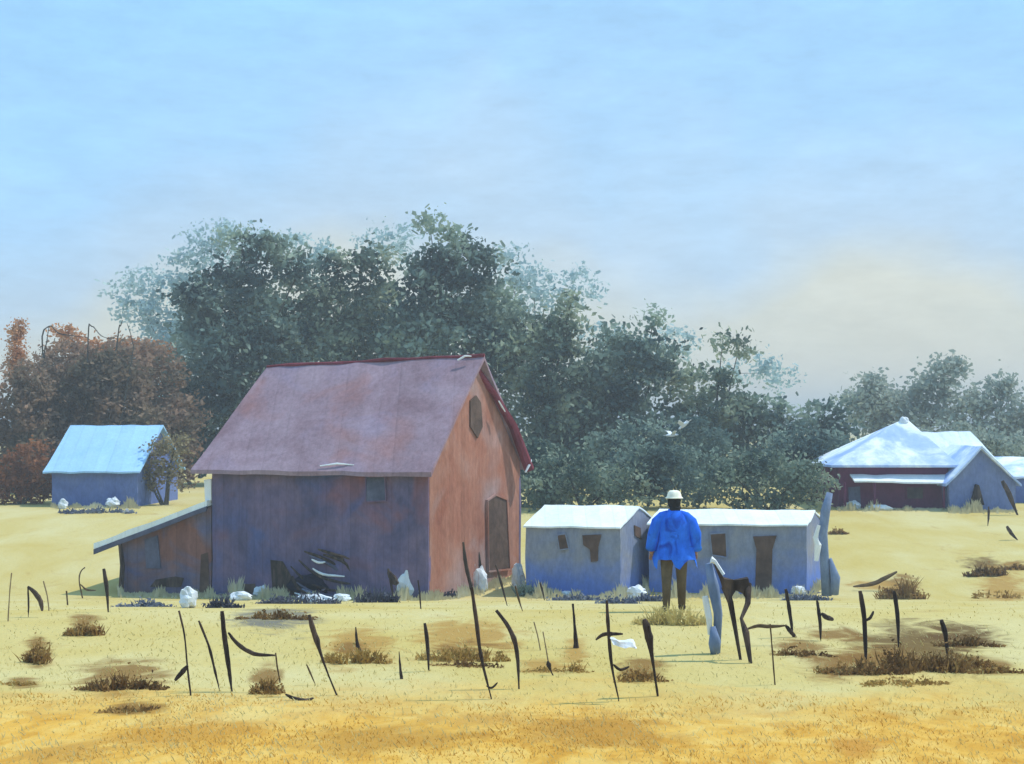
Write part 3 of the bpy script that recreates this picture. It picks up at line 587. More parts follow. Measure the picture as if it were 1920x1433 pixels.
rm.build('roof', 'house_roof', hut, wob=.05)
MB().poly([P(1820,947,59.95),P(1846,947,59.95),P(1836,910,59.95),P(1831,908,59.95)], (0,.2,0)).build('opening', 'dark_wood', hut)
QA = GX(1862,64.5); QB = GX(1990,64); QA.z = QB.z = gz(64)
qs = thing('blue_shed', 'blue shed with blue-grey roof running off the right picture edge', 'shed', (QA+QB)/2)
gabled(qs, QA, QB, Vector((.6,4,0)), P(0,896,64).z, P(0,862,66).z, 'far_wall', 'far_wall', 'house_roof', .2, .15, .04)

# ------------------------------------------------------------------ sticks and fence posts
def stick_pts(pts, Y, lean=.0):
    q = [P(x,y,Y) for x,y in pts]; z0 = q[-1].z
    for p in q: p.y += (p.z-z0)*lean
    return q
def post(label, pts, wpx, mat='dark_wood', prof='lens', name='fence_post', group='crooked fence posts', extra=(), cat='fence post'):
    """pts top -> foot in photo pixels, the foot standing on the ground"""
    Y = depth(pts[-1][1]); pxm = F/Y
    if len(pts) == 2:
        (x0,y0),(x1,y1) = pts; b = R(-.03,.03)*(y1-y0); pts = [pts[0], ((x0+x1)/2+b,(y0+y1)/2), pts[1]]
    sp = smooth_path(pts); n = len(sp); rads = []
    for k in range(n):
        t = k/(n-1)
        if prof == 'lens': s = .35+.75*math.sin(math.pi*min(1,t*.95+.12))**.8
        elif prof == 'top': s = .3+1.0*math.exp(-((t-.28)/.22)**2)+.12
        elif prof == 'spear': s = .2+1.0*t if t < .85 else 1.05
        elif prof == 'foot': s = .45+.65*t**2
        else: s = .9
        rads.append(wpx*.27/pxm*s*R(.85,1.15))
    base = GX(pts[-1][0], Y); q = stick_pts(sp, Y, R(-.08,.08)); q.append(q[-1]-UP*.12); rads.append(rads[-1]*.9)
    simple = not extra
    if simple:
        o = MB().tube(q, rads, 7, .12).build(name, mat, loc=base, smooth=False); tag(o, label, cat, group); return o
    r = thing(name, label, cat, base, group)
    MB().tube(q, rads, 7, .12).build('shaft', mat, r)
    for (nm, ep, ew, em) in extra:
        sp = smooth_path(ep); m_ = len(sp)
        MB().tube(stick_pts(sp, Y-.02), [ew*.3/pxm*(.35+.75*math.sin(math.pi*(k+.5)/m_)) for k in range(m_)], 7, .12, .8).build(nm, em, r)
    return r
post('pale thin reed-like stake nearest the left picture edge', [(23,1074),(19,1110),(15,1166)], 5, 'pale_twig', 'even')
post('short dark post with a hooked strip drooping to its right, near the left picture edge', [(53,1100),(54,1130),(53,1158)], 6, extra=[('hooked_strip', [(52,1100),(66,1112),(76,1128),(79,1146)], 15, 'dark_wood')])
post('faint pale stake just right of the hooked post', [(80,1090),(88,1118),(92,1146)], 5, 'pale_twig', 'even')
post('tiny brown stake left of the curly-topped stake', [(125,1108),(126,1122),(127,1135)], 6, 'brown_stick', 'even')
post('thin stake with a curled top and side twig above the rust bush', [(160,1064),(152,1072),(149,1090),(155,1122)], 5, 'brown_stick', 'even', extra=[('twig', [(151,1096),(163,1106),(180,1107)], 6, 'brown_stick')])
post('dark stake leaning by the left corner of the lean-to shed', [(193,1067),(199,1100),(203,1148)], 13)
post('thin dark stake with a short plank nailed low on its left', [(336,1145),(346,1190),(351,1245),(358,1306)], 7, prof='even', extra=[('nailed_plank', [(352,1248),(340,1262),(328,1276)], 15, 'dark_wood')])
post('thin slanted stake between the planked stake and the thick black post', [(374,1163),(392,1210),(404,1260),(412,1296)], 9)
post('thick black post with a sagging branch arching right from it', [(418,1145),(422,1190),(428,1240),(435,1297)], 17, extra=[('branch', [(428,1186),(446,1208),(476,1226),(516,1229)], 13, 'dark_wood')])
post('thin brown stake at the end of the sagging branch', [(517,1224),(520,1250),(525,1278)], 6, 'brown_stick', 'even')
post('long dark stake slanting strongly right in front of the board heap', [(580,1152),(594,1200),(612,1255),(632,1305)], 15, prof='top')
post('tiny slanted stake left of the long slanting stake foot', [(575,1246),(582,1262),(591,1283)], 6, 'brown_stick')
post('dark spear-shaped stump standing in a light brown tuft', [(667,1176),(670,1208),(680,1240)], 19, prof='spear')
post('small dark wedge stake alone between two tufts', [(748,1222),(750,1248),(753,1274)], 12, prof='spear')
post('dark upright post at the left end of the wide ochre tuft', [(796,1169),(801,1205),(804,1261)], 13)
post('longest dark post crossing the wide ochre tuft', [(884,1100),(893,1160),(902,1230),(921,1309)], 13, prof='lens', extra=[('twig', [(912,1286),(922,1290),(933,1280)], 7, 'dark_wood')])
post('black stake curving down from the white patch on the barn gable', [(869,1016),(874,1060),(884,1105),(892,1140)], 12)
post('bow-shaped dark post right of the wide ochre tuft', [(930,1146),(955,1180),(969,1222),(973,1292)], 16, prof='lens')
post('dark slanted stake right in front of the barn door', [(930,1060),(940,1095),(951,1136)], 8)
post('thin slanted stake at the right corner of the barn gable', [(966,1098),(972,1122),(980,1147)], 7, 'brown_stick')
post('short black stake between the barn door and the white patch', [(897,1035),(901,1068),(905,1104)], 11)
post('dark wedge-topped stake beside the white sack at the barn wall', [(728,1066),(733,1092),(738,1126)], 9, extra=[('wedge_board', [(728,1072),(738,1088),(746,1096)], 22, 'dark_wood')])
post('thin stake at the near corner of the barn', [(784,1088),(787,1115),(789,1142)], 6, prof='even')
post('pale broken stake right of the bow-shaped post', [(1001,1166),(1008,1192),(1013,1218)], 5, 'pale_twig', 'even')
post('pale thin stake above the small dark spike, one of two pale stakes', [(1018,1185),(1023,1212),(1028,1242)], 5, 'pale_twig', 'even')
post('small dark spike at the foot of the pale thin stakes', [(1027,1240),(1031,1254),(1038,1269)], 11, prof='top')
post('stubby post with a knotted thick base below the shed window', [(1074,1132),(1077,1170),(1080,1214)], 17, prof='foot')
post('slim dark stake against the left end of the white-roofed shed', [(1012,1092),(1017,1108),(1021,1126)], 7)
post('speckled dark post carrying a bent black cap strip', [(1137,1124),(1140,1180),(1147,1250),(1160,1311)], 12, extra=[('cap_strip', [(1117,1200),(1132,1190),(1150,1189),(1168,1189)], 12, 'dark_wood'), ('side_twig', [(1150,1246),(1163,1256),(1180,1250)], 9, 'dark_wood')])
post('heavy-headed dark post just left below the blue-coated person', [(1207,1160),(1216,1195),(1225,1250),(1233,1303)], 22, prof='top')
post('thin speckled stake hanging under the long rail', [(1444,1170),(1448,1220),(1453,1285)], 6, 'brown_stick', 'even')
post('dark stake with a kinked foot under the tall shed door', [(1472,1104),(1479,1140),(1487,1196)], 13, extra=[('kinked_brace', [(1472,1172),(1482,1184),(1494,1199)], 13, 'dark_wood')])
post('dark stake with a black knot on its right side', [(1532,1126),(1537,1160),(1539,1202)], 11, extra=[('knot', [(1540,1150),(1550,1158),(1563,1162)], 15, 'dark_wood')])
post('tall dark post at the left end of the big dark brown tuft', [(1612,1108),(1620,1160),(1624,1252)], 16, extra=[('twig', [(1622,1165),(1632,1158),(1638,1146)], 9, 'dark_wood')])
post('dark post rising from the middle of the big dark brown tuft', [(1676,1108),(1682,1150),(1685,1214)], 14)
post('short dark post in the right half of the big dark brown tuft', [(1764,1162),(1772,1190),(1777,1232)], 16)
post('small black stake below the pointed hut', [(1854,950),(1854,968),(1852,986)], 7)
post('leaf-shaped dark stake leaning far over near the right picture edge', [(1888,987),(1896,1000),(1908,1013)], 11)
post('dark blade-like plank leaning against the right side of the pointed hut', [(1880,902),(1892,926),(1908,966)], 16, prof='lens')
def loose(name, label, pts, wpx, mat, Y=None, cat='stick', lift=0):
    Y = Y or depth(max(p[1] for p in pts)+2); pxm = F/Y; sp = smooth_path(pts); n = len(sp)
    o = MB().tube([P(x,y,Y)+UP*lift for x,y in sp], [wpx/2/pxm*(.3+.8*math.sin(math.pi*(k+.3)/(n-.4))) for k in range(n)], 7, .12).build(name, mat, loc=GX(pts[0][0],Y))
    return tag(o, label, cat)
loose('fallen_stick', 'bowed dark stick lying on the straw below the long slanting stake', [(535,1302),(555,1311),(572,1314),(588,1309)], 8, 'dark_wood')
loose('fence_rail', 'thin brown rail running right from the dark trestle foot', [(1400,1180),(1420,1174),(1445,1175),(1475,1173)], 7, 'brown_stick', depth(1212), 'rail')
loose('fallen_branch', 'thin branch running down left from the rust-brown tuft', [(1682,1072),(1660,1084),(1635,1095),(1600,1100)], 8, 'brown_stick', depth(1108), 'branch')
# blue-grey slanted post
bp = thing('leaning_post', 'short blue-grey leaning post with a white split side, beside the dark trestle', 'post', G(1345,1226)); Yb = depth(1226)
MB().tube([P(1345,1230,Yb), P(1346,1150,Yb), P(1338,1100,Yb), P(1330,1056,Yb)], [.035,.062,.07,.042], 14, .05).build('shaft', 'post_blue', bp, smooth=True, wob=.02, wsc=4)
MB().tube([P(1341,1230,Yb-.08), P(1342,1205,Yb-.1), P(1336,1174,Yb-.08)], [.04,.075,.03], 12, .05).build('foot_block', 'post_blue', bp, smooth=True, wob=.02, wsc=4)
MB().tube([P(1322,1118,Yb-.03), P(1330,1160,Yb-.05), P(1331,1190,Yb-.03)], [.03,.04,.02], 6, .3).build('split_side', 'white', bp)
MB().tube([P(1333,1050,Yb-.06), P(1340,1052,Yb-.06), P(1356,1078,Yb-.06)], [.05,.03,.02], 6, .3).build('split_top', 'white', bp)
# dark trestle
Yt = depth(1238)
ts = thing('trestle', 'dark brown broken trestle with a curled leg beside the leaning blue-grey post', 'trestle', GX(1380,Yt))
MB().poly([P(x,y,Yt) for x,y in ((1340,1060),(1358,1084),(1380,1088),(1403,1084),(1409,1104),(1403,1128),(1392,1112),(1380,1108),(1372,1116),(1366,1132),(1356,1108),(1348,1082))], (0,.09,0)).build('sagging_board', 'dark_wood', ts, wob=.02, wsc=5)
MB().tube([P(1360,1100,Yt+.04), P(1370,1130,Yt), P(1379,1180,Yt), P(1389,1240,Yt)], [.045,.032,.024,.016], 8, .15).build('leg', 'dark_wood', ts)
MB().tube([P(1403,1095,Yt+.05), P(1402,1130,Yt-.1), P(1390,1160,Yt-.2), P(1398,1186,Yt-.25), P(1408,1246,Yt-.3)], [.035,.032,.02,.042,.02], 8, .15).build('leg', 'dark_wood', ts)
# white cloth on the speckled post
Yc = depth(1311)-.12
cl = MB(); cl.slab(P(1150,1211,Yc), P(1196,1216,Yc), P(1186,1205,Yc+.03), P(1146,1200,Yc+.03), (0,.03,.012), 12, 3)
tag(cl.build('white_rag', 'white', loc=P(1150,1206,Yc), wob=.04, wsc=6), 'white rag caught under the cap strip of the speckled post', 'rag')

# ------------------------------------------------------------------ heap of curved boards, stones, sack
Yh = depth(1122)
hp = thing('board_heap', 'heap of curved dark and white boards leaning at the foot of the barn wall', 'boards', GX(615,Yh))
for pts, w_, mt in (([(545,1062),(575,1090),(618,1106),(676,1108)],5,'dark_wood'), ([(556,1092),(590,1112),(640,1119),(696,1112)],5,'slate'), ([(560,1050),(590,1076),(636,1092),(684,1096)],5,'dark_wood'),
                    ([(586,1066),(606,1077),(646,1081)],4.5,'white'), ([(584,1049),(598,1055),(610,1054)],4.5,'white'), ([(570,1034),(612,1050),(668,1078)],6,'dark_wood'), ([(596,1030),(640,1046),(690,1078)],6,'dark_wood'), ([(580,1042),(624,1062),(660,1090)],6,'slate'),
                    ([(566,1104),(606,1120),(660,1123)],5,'post_blue'), ([(664,1112),(686,1096),(708,1060)],7,'dark_wood'), ([(552,1112),(600,1124),(668,1118)],4,'white'), ([(606,1040),(650,1058),(664,1098)],6,'dark_wood'), ([(620,1036),(668,1056),(680,1100)],5,'plank'), ([(548,1080),(560,1104),(600,1116)],6,'dark_wood')):
    sp = smooth_path(pts); n = len(sp); Y_ = Yh-.15+R(-.1,.1)
    MB().tube([P(x,y,Y_) for x,y in sp], [w_/2/(F/Y_)*(.4+.7*math.sin(math.pi*(k+.5)/n)) for k in range(n)], 7, .12).build('board', mt, hp)
M['tarp'] = wash('dark_tarp', [(.008,.008,.02),(.02,.02,.045)], 3, bump=.5)
Yt_ = Yh+.45; pm_ = F/Yt_
MB().blob(P(612,1096,Yt_), (52/pm_,.5,34/pm_), 7, .8, 24, 14).build('tarp', 'tarp', hp, wob=.08, wsc=3)
MB().blob(P(652,1082,Yt_), (34/pm_,.4,32/pm_), 4, .8, 20, 12).build('tarp', 'tarp', hp, wob=.08, wsc=3)
def stone(label, cx, by, w_, h_, mat='stone', name='pale_stone', cat='stone', Y=None):
    Y = Y or depth(by); pxm = F/Y; b = GX(cx, Y); c = b+UP*h_/pxm*.42
    o = MB().blob(c, (w_/2/pxm, min(w_,h_*1.4)/2.4/pxm, h_/2/pxm*1.1), random.randint(0,99), .5).build(name, mat, loc=b, wob=.02, wsc=5)
    return tag(o, label, cat, 'pale stones and sacks along the walls')
stone('upright white boulder at the foot of the lean-to wall', 352, 1140, 34, 38)
stone('flat white stone at the barn foot left of the dark doorway', 452, 1126, 42, 16)
stone('long flat white stone under the heap of boards', 592, 1132, 66, 17)
stone('small flat grey-white stone at the right end of the heap of boards', 640, 1128, 34, 15)
stone('round white stone sitting by the dark doorway', 490, 1120, 26, 22)
stone('white sack slumped by the wedge-topped stake', 764, 1124, 36, 62, 'white', 'sack', 'sack')
stone('pink-white stone at the near corner of the barn', 806, 1112, 24, 34)
stone('tall white sack standing against the barn gable left of its door', 872, 1106, 36, 88, 'white', 'sack', 'sack')
stone('blue-white churn-shaped stone between the gable sack and the barn door', 902, 1110, 26, 46)
stone('white stone at the right foot of the barn gable', 972, 1102, 24, 46)
stone('small white stone lying against the shed wall left of its door', 1060, 1119, 24, 12)
stone('white oblong stone at the shed foot, left of the corner stone', 1152, 1119, 28, 14)
stone('bluish white stone at the right corner of the white-roofed shed', 1196, 1124, 36, 26)
stone('white stone at the foot of the long shed right of the tall door', 1498, 1120, 28, 22)
stone('white stone at the foot of the blue-roofed far shed', 212, 952, 24, 20)
stone('small white stone below the left corner of the blue-roofed far shed', 118, 954, 18, 18)
stone('white stone in front of the maroon house door', 1602, 955, 26, 16)
stone('flat pinkish stone in front of the maroon house wall', 1650, 957, 44, 11)

# ------------------------------------------------------------------ tufts of dry growth
def tuft(label, cx, by, w_, h_, mat, n=260, name='dry_tuft'):
    """a ragged mat of dry growth: low sub-clumps of short blades and broken leaf litter"""
    Y = depth(by); pxm = F/Y; b = GX(cx, Y); r = MB(); W, H = w_*1.12/pxm, h_/pxm; dp = min(max(W*.35, .25), .9)
    sub = max(3, int(w_/13)); per = max(10, int(n*2.2/sub))
    for k in range(sub):
        u = (k+.5)/sub*2-1+R(-.12,.12); sx = u*W*.5; sy = R(-1,1)*dp*.32; hk = H*(1-.65*abs(u)**1.5)*R(.5,1.0); sw = W/sub*1.1
        for _ in range(per):
            x0 = sx+R(-1,1)*R(.3,1.15)*sw; c = b+Vector((x0, sy+R(-.28,.28)*dp, -.02))
            if random.random() < .3:
                h = hk*R(.2,.75); t = c+Vector((R(-.6,.6)*h+u*h*.2, R(-.1,.1), h)); bw = R(1.2,3)/pxm; md = (c+t)/2+Vector((R(-.1,.1)*h,0,h*.08))
                r.add([c-Vector((bw*.5,0,0)), c+Vector((bw*.5,0,0)), md+Vector((bw*.6,0,0)), t, md-Vector((bw*.6,0,0))], [(0,1,2,3,4)])
            else:
                dab(r, c+UP*(.02+abs(random.gauss(0,.27))*hk), R(2,6.5)/pxm)
    return tag(r.build(name, mat, loc=b), label, 'weeds' if name == 'shade_weed_clump' else 'grass tuft', 'stand-in shade weeds along the walls' if name == 'shade_weed_clump' else 'tufts of dry grass in the field')
tuft('upright ochre-brown tuft nearest the left picture edge', 70, 1242, 38, 64, 'dry_brown', 200)
tuft('rust-brown tuft below the curly-topped stake', 160, 1190, 50, 66, 'dry_brown', 240)
tuft('wide dark brown tuft pointing right, lower left field', 228, 1294, 130, 58, 'dry_dark', 420)
tuft('small tan tuft low at the left picture edge', 38, 1286, 50, 22, 'dry_ochre', 120)
tuft('thin brown strip of grass below the wide pointed tuft', 240, 1332, 90, 22, 'dry_brown', 160)
tuft('olive-brown upright tuft under the sagging branch end', 502, 1300, 42, 60, 'dry_brown', 220)
tuft('light brown tuft around the spear-shaped stump', 665, 1243, 110, 66, 'dry_ochre', 260)
tuft('wide ochre tuft crossed by the longest post', 868, 1240, 150, 64, 'dry_ochre', 380)
tuft('dark matted grass at the foot of the wide ochre tuft', 876, 1252, 110, 30, 'dry_dark', 220)
tuft('small flat tuft by the small dark spike', 1022, 1260, 60, 22, 'dry_ochre', 120)
tuft('tan tuft behind the heavy-headed post', 1204, 1278, 76, 52, 'dry_brown', 240)
tuft('small olive tuft below the knotted post', 1082, 1262, 34, 42, 'dry_ochre', 90)
tuft('long olive-brown tuft under the kinked stake', 1505, 1232, 100, 32, 'dry_dark', 260)
tuft('loose brown tuft just left of the big dark brown tuft', 1575, 1262, 80, 40, 'dry_brown', 200)
tuft('big dark brown tuft spread around three dark posts', 1715, 1258, 190, 96, 'dry_dark', 700)
tuft('dark brown grass at the foot of the leftmost post of the big dark brown tuft', 1640, 1266, 110, 56, 'dry_dark', 300)
tuft('brown grass right of the short dark post in the big dark brown tuft', 1795, 1250, 110, 62, 'dry_brown', 300)
tuft('loose ochre litter in front of the big dark brown tuft', 1690, 1284, 150, 26, 'dry_ochre', 260)
tuft('ragged right arm of dark grass beside the big dark brown tuft', 1812, 1212, 90, 40, 'dry_dark', 240)
tuft('long tan-brown tuft low at the right picture edge', 1868, 1262, 90, 36, 'dry_brown', 220)
tuft('rust-brown plume-like tuft at the end of the thin fallen branch', 1692, 1124, 62, 84, 'dry_brown', 300)
tuft('dark brown wedge-shaped tuft below the pointed hut', 1850, 1080, 58, 56, 'dry_dark', 260)
tuft('small brown tuft at the right picture edge above the thin weeds', 1908, 1068, 32, 22, 'dry_brown', 90)
tuft('sparse thin weeds near the right picture edge', 1870, 1122, 90, 40, 'dry_ochre', 50)
tuft('olive brown weeds at the foot of the barn doorway', 520, 1160, 120, 36, 'dry_dark', 240)
tuft('small olive weed right of the tall gate post', 1572, 1002, 26, 26, 'dry_brown', 70)
tuft('teal-dark weeds between the barn and the white-roofed shed', 996, 1118, 36, 64, 'leaf_teal', 200)

M['pale_grass'] = leafmat('pale_dry_grass', [(.50,.46,.30),(.62,.58,.38),(.70,.70,.56)], .8)
M['slate_shade_leaf'] = leafmat('slate_shade_weed', [(.025,.028,.045),(.06,.065,.10),(.13,.14,.18),(.34,.35,.34)], 1.2)  # part clutter, part barn-foot shade put into dark weed colour
M['blue_shade_leaf'] = leafmat('blue_grey_shade_weed', [(.06,.075,.13),(.12,.145,.22),(.22,.25,.31),(.5,.53,.54)], 1.2)  # shadows along the wall feet, built as blue-grey weeds
tuft('tangle of dark violet weeds and twigs, part clutter and part stand-in shade, along the barn wall between doorway and board heap', 560, 1132, 130, 46, 'slate_shade_leaf', 330, 'shade_weed_clump')
tuft('dark violet weeds, part clutter and part stand-in shade, at the barn foot left of the flat white stone', 418, 1140, 60, 40, 'slate_shade_leaf', 160, 'shade_weed_clump')
tuft('dark violet weeds, part clutter and part stand-in shade, at the near barn corner beside the pink-white stone', 815, 1122, 70, 44, 'slate_shade_leaf', 200, 'shade_weed_clump')
tuft('dark weeds, part clutter and part stand-in shade, between the board heap and the white sack', 705, 1130, 60, 56, 'slate_shade_leaf', 200, 'shade_weed_clump')
tuft('blue-grey weeds standing in for shade along the foot of the lean-to wall', 270, 1138, 90, 28, 'blue_shade_leaf', 200, 'shade_weed_clump')
tuft('blue-grey weeds standing in for shade left of the speckled post at the shed foot', 1080, 1126, 80, 30, 'blue_shade_leaf', 180, 'shade_weed_clump')
tuft('blue-grey weeds standing in for shade just right of the speckled post at the shed foot', 1160, 1132, 60, 30, 'blue_shade_leaf', 150, 'shade_weed_clump')
tuft('blue-grey weeds standing in for shade under the right corner of the white-roofed shed', 1215, 1128, 40, 46, 'blue_shade_leaf', 130, 'shade_weed_clump')
tuft('blue-grey weeds standing in for shade at the right end of the long shed by the tall gate post', 1510, 1126, 70, 36, 'blue_shade_leaf', 170, 'shade_weed_clump')
tuft('blue-grey weeds standing in for shade about the foot of the blue-roofed far shed', 178, 962, 120, 24, 'blue_shade_leaf', 200, 'shade_weed_clump')
tuft('pale tall grass round the legs of the blue-coated person', 1262, 1171, 110, 80, 'grass', 420, 'pale_tuft')
# stubble: nobody could count it
def stubble(name, mat, n, y0, y1, hmin, hmax, wpx, noise_cut=None):
    r = MB()
    while n > 0:
        py = R(y0,y1); Y = depth(py); px = R(-80,2000)
        x = (px-960)/F*Y
        if noise_cut is not None and mnoise.noise(Vector((x*.9,Y*.7,5))) < noise_cut: continue
        n -= 1
        pxm = F/Y; b = Vector((x,Y,gz(Y)-.01+.035*mnoise.noise(Vector((x*.7,Y*.5,0)))*min(1,max(0,(30-Y)/10)))); h = R(hmin,hmax)*R(.5,1.2); t = b+Vector((R(-.8,.8)*h, R(-.6,.6)*h, h*.8)); a = R(.1,1.35); wv_ = Vector((math.cos(a),math.sin(a),0))*R(.6,1.3)*wpx/pxm/2
        r.add([b-wv_, b+wv_, (b+t)/2+wv_*.8+Vector((0,0,h*.08)), t], [(0,1,2,3)])
    tag(r.build(name, mat), kind='stuff')
stubble('stubble_grass', 'grass', 15000, 1125, 1440, .02, .075, 2.4)
stubble('orange_grass', 'grass_orange', 9000, 1305, 1450, .015, .06, 2.8, -.08)

def edge_grass(name, mat, runs, per, hmin, hmax, wpx):
    r = MB()
    for (x0,x1,Y0,Y1) in runs:
        for _ in range(int((x1-x0)*per)):
            t = random.random(); px = x0+(x1-x0)*t; Y = Y0+(Y1-Y0)*t-abs(random.gauss(0,.35)); pxm = F/Y; b = GX(px,Y)-UP*.02
            k = .25+1.5*max(0,mnoise.noise(Vector((px*.035,Y0,1)))+.15); h = R(hmin,hmax)*k; tp_ = b+Vector((R(-.35,.35)*h, R(-.2,.2)*h, h)); w2 = R(.6,1.4)*wpx/pxm/2
            r.add([b-Vector((w2,0,0)), b+Vector((w2,0,0)), (b+tp_)/2+Vector((w2*.8,0,0)), tp_], [(0,1,2,3)])
    tag(r.build(name, mat), kind='stuff')
edge_grass('pale_grass', 'pale_grass', [(222,398,41.3,41.0),(395,805,40.9,39.0),(800,980,39.0,44.6),(985,1165,40.8,40.3),(1160,1230,40.3,42.8),(1236,1515,41,40.9),(1510,1545,40.9,43),(95,262,61.9,61.6),(1570,1780,60.6,60.6),(1780,1906,59.7,60.0)], 5, .12, .5, 4)
# ------------------------------------------------------------------ birds
def bird(label, cx, cy, Y, yaw, roll):
    c = P(cx,cy,Y); r = thing('white_bird', label, 'bird', c, 'white birds in flight')
    d = Vector((math.cos(yaw),.3,math.sin(roll)*.6)).normalized(); s = d.cross(UP).normalized(); u = s.cross(d)
    MB().tube([c-d*.26, c-d*.18, c, c+d*.14, c+d*.2, c+d*.26, c+d*.33], [.03,.05,.085,.07,.045,.05,.008], 10).build('body', 'white', r, smooth=True)
    for k in (-1,1):
        w1 = c+d*.05+s*.06*k; w2 = w1+s*.28*k+u*.16; w3 = w2+s*.22*k+u*.02-d*.12
        MB().poly([w1+d*.08, w2+d*.06, w3, w2-d*.12, w1-d*.12], u*.015).build('wing', 'white', r)
    MB().poly([c-d*.22+s*.03, c-d*.22-s*.03, c-d*.38-s*.07, c-d*.38+s*.07], u*.012).build('tail', 'white', r)
bird('white bird flying before the dark trees, upper right of the pair', 1283, 797, 62, 2.2, -.9)
bird('white bird flying level before the dark trees, lower left of the pair', 1259, 816, 62, .1, .1)

# ------------------------------------------------------------------ the person
PY = 22.6; pb = GX(1264,PY); K_ = 1.0
per = thing('person', 'person in a bright blue coat, dark trousers and pale hat standing in the field', 'person', pb)
def skin_body():
    V = []; E = []; Rr = []
    def v(x,y,z,r): V.append((x,y,z)); Rr.append(r); return len(V)-1
    def chain(start, pts):
        k = start
        for p in pts:
            n = v(*p); E.append((k,n)); k = n
        return k
    pel = v(0,0,.94,.13)
    ch = chain(pel, [(0,.0,1.10,.12),(0,.01,1.28,.14),(0,.0,1.42,.11)])
    nk = chain(ch, [(0,.01,1.50,.055),(0,.02,1.56,.06),(0,.03,1.62,.085),(0,.03,1.70,.085),(0,.02,1.76,.05)])
    for s in (-1,1):
        # legs, mid-stride
        st = .10*s
        an = chain(pel, [(.10*s,0,.88,.095),(.12*s,.03+st*.6,.5,.065),(.13*s,-.01+st*1.2,.10,.042),(.135*s,.03+st*1.2,.04,.04),(.15*s,.16+st*1.2,.03,.033)])
        el_ = chain(ch, [(.18*s,0,1.43,.065),(.31*s,-.01,1.19,.045),(.33*s,.06,.96,.032),(.335*s,.08,.90,.034)])
        hx, hy, hz = V[el_]
        for k, (dx, dy, ln) in enumerate(((-.028,.02,.07),(-.01,.028,.08),(.01,.026,.075),(.028,.018,.06))):
            chain(el_, [(hx+dx*.8,hy+dy,hz-.05,.012),(hx+dx*1.0,hy+dy+.012,hz-.05-ln*.55,.009),(hx+dx*.9,hy+dy+.03,hz-.05-ln,.008)])
        chain(el_, [(hx-.03*s,hy+.04,hz-.02,.012),(hx-.045*s,hy+.06,hz-.06,.009)])
    me = bpy.data.meshes.new('body'); me.from_pydata(V,E,[]); o = bpy.data.objects.new('body', me); COL.objects.link(o)
    md = o.modifiers.new('skin','SKIN'); ss = o.modifiers.new('sub','SUBSURF'); ss.levels = 2; ss.render_levels = 2
    sv_ = me.skin_vertices[0].data
    for i, r in enumerate(Rr): sv_[i].radius = (r,r)
    for i, d in enumerate(sv_): d.use_root = (i == 0)
    dg = bpy.context.evaluated_depsgraph_get(); m2 = bpy.data.meshes.new_from_object(o.evaluated_get(dg)); o.modifiers.clear(); o.data = m2
    m2.materials.clear(); m2.materials.append(M['skin'])
    for p in m2.polygons: p.use_smooth = True
    bpy.data.meshes.remove(me); return o
body = skin_body(); body.parent = per
def W(x,y,z): return pb+Vector((x,y,z))
def ring(mb, levels, n=24, fold=.0):
    vs = []; fs = []
    for k, (cx,cy,z,rx,ry,fd) in enumerate(levels):
        for i in range(n):
            a = 2*math.pi*i/n; f_ = 1+fd*math.sin(a*5+k*.5)*.5+fd*.5*math.sin(a*3+1)
            zz = z-(.15*max(0,math.sin(a*4+.9))**1.5 if k == 0 else 0)
            vs.append(W(cx+math.cos(a)*rx*f_, cy+math.sin(a)*ry*f_, zz))
    for k in range(len(levels)-1):
        for i in range(n): fs.append((k*n+i, k*n+(i+1)%n, (k+1)*n+(i+1)%n, (k+1)*n+i))
    fs.append(tuple((len(levels)-1)*n+i for i in range(n)))
    mb.add(vs, fs)
per.scale = (1.06,1.0,1.06)
ct = MB()
ring(ct, [(0,.02,.80,.32,.23,.16),(0,.02,.93,.30,.21,.10),(0,.01,1.05,.25,.185,.06),(0,.01,1.2,.24,.17,.03),(0,0,1.36,.25,.16,.02),(0,0,1.46,.20,.13,.0),(0,.01,1.515,.12,.11,0),(0,.015,1.555,.085,.09,0)], 28)
for s in (-1,1):
    ct.tube([W(.09*s,0,1.47), W(.17*s,0,1.445), W(.25*s,-.01,1.36), W(.32*s,-.02,1.18), W(.345*s,.05,.99), W(.345*s,.07,.95)], [.07,.085,.09,.09,.08,.085], 12, .04)
ct.build('coat', 'coat', per, smooth=True, wob=.02, wsc=5)
tr = MB()
for s in (-1,1):
    st = .10*s
    tr.tube([W(.08*s,0,.92), W(.105*s,.0,.80), W(.12*s,.03+st*.6,.5), W(.13*s,-.01+st*1.2,.10)], [.115,.10,.075,.055], 12, .06)
tr.build('trousers', 'trouser', per, smooth=True)
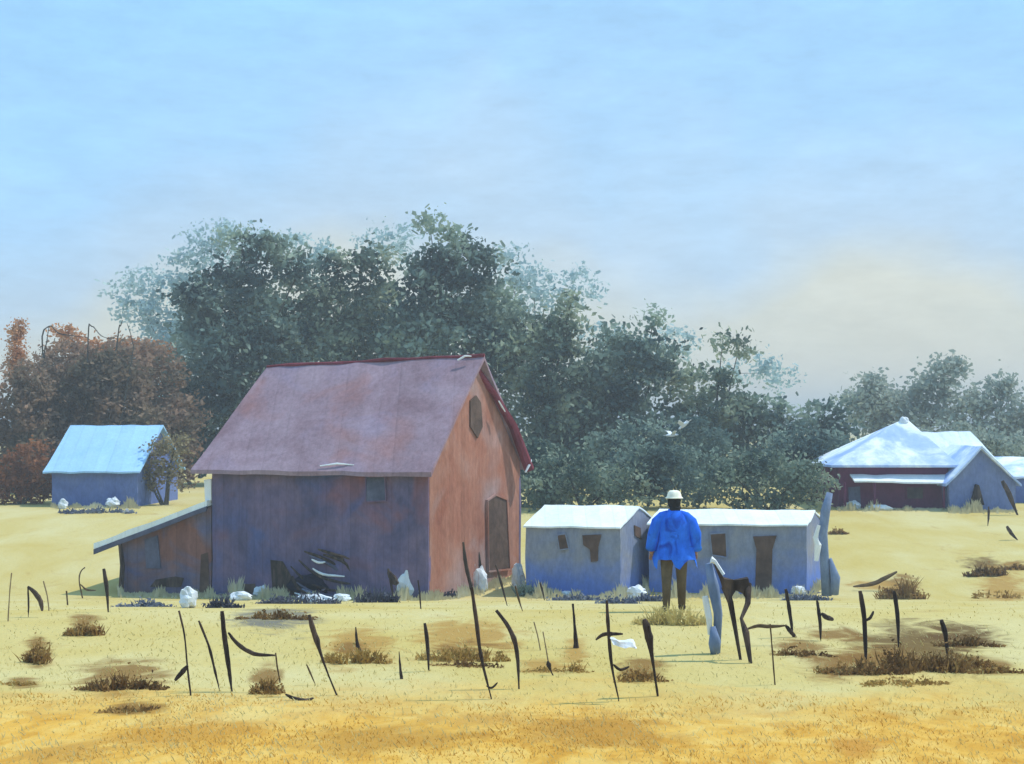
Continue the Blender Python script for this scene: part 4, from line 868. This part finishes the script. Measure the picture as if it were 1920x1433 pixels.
sh = MB()
for s in (-1,1):
    st = .10*s; sh.tube([W(.13*s,-.05+st*1.2,.06), W(.135*s,.03+st*1.2,.06), W(.145*s,.12+st*1.2,.045), W(.155*s,.2+st*1.2,.035)], [.05,.06,.052,.03], 9)
sh.build('shoes', 'dark_wood', per, smooth=True)
hr2 = MB(); hr2.blob(W(0,-.005,1.66), (.10,.105,.12), 2, .1); hr2.blob(W(.01,-.04,1.57), (.085,.06,.06), 5, .15); hr2.build('hair', 'hair', per, smooth=True)
fc = MB(); fc.blob(W(0,.125,1.65), (.018,.03,.03), 1, .1); fc.build('nose', 'skin', per, smooth=True)
ht = MB()
n = 20; vs = []; fs = []
for (r_, z_) in ((.0,1.845),(.06,1.84),(.095,1.815),(.11,1.755),(.115,1.745),(.135,1.73),(.138,1.722),(.11,1.738)):
    for i in range(n):
        a = 2*math.pi*i/n; vs.append(W(math.cos(a)*r_, math.sin(a)*r_*1.1, z_+.012*math.cos(2*a)*(r_ > .15)))
for k in range(7):
    for i in range(n): fs.append((k*n+i, (k+1)*n+i, (k+1)*n+(i+1)%n, k*n+(i+1)%n))
ht.add(vs, fs); ht.build('hat', 'hat', per, smooth=True)

# ------------------------------------------------------------------ air
HB = MB(); x0,x1,y0,y1,z0,z1 = -4200,4200,-70,4100,-1.2,24
HB.add([(x0,y0,z0),(x1,y0,z0),(x1,y1,z0),(x0,y1,z0),(x0,y0,z1),(x1,y0,z1),(x1,y1,z1),(x0,y1,z1)], [(3,2,1,0),(4,5,6,7),(0,1,5,4),(1,2,6,5),(2,3,7,6),(3,0,4,7)])
hm = bpy.data.materials.new('air'); hm.use_nodes = True; hn = hm.node_tree; hn.nodes.remove(hn.nodes['Principled BSDF'])
pv = hn.nodes.new('ShaderNodeVolumePrincipled'); pv.inputs['Color'].default_value = (.84,.89,.91,1); pv.inputs['Density'].default_value = .0018
hn.links.new(pv.outputs[0], hn.nodes['Material Output'].inputs['Volume'])
tag(HB.build('haze', hm), kind='stuff')
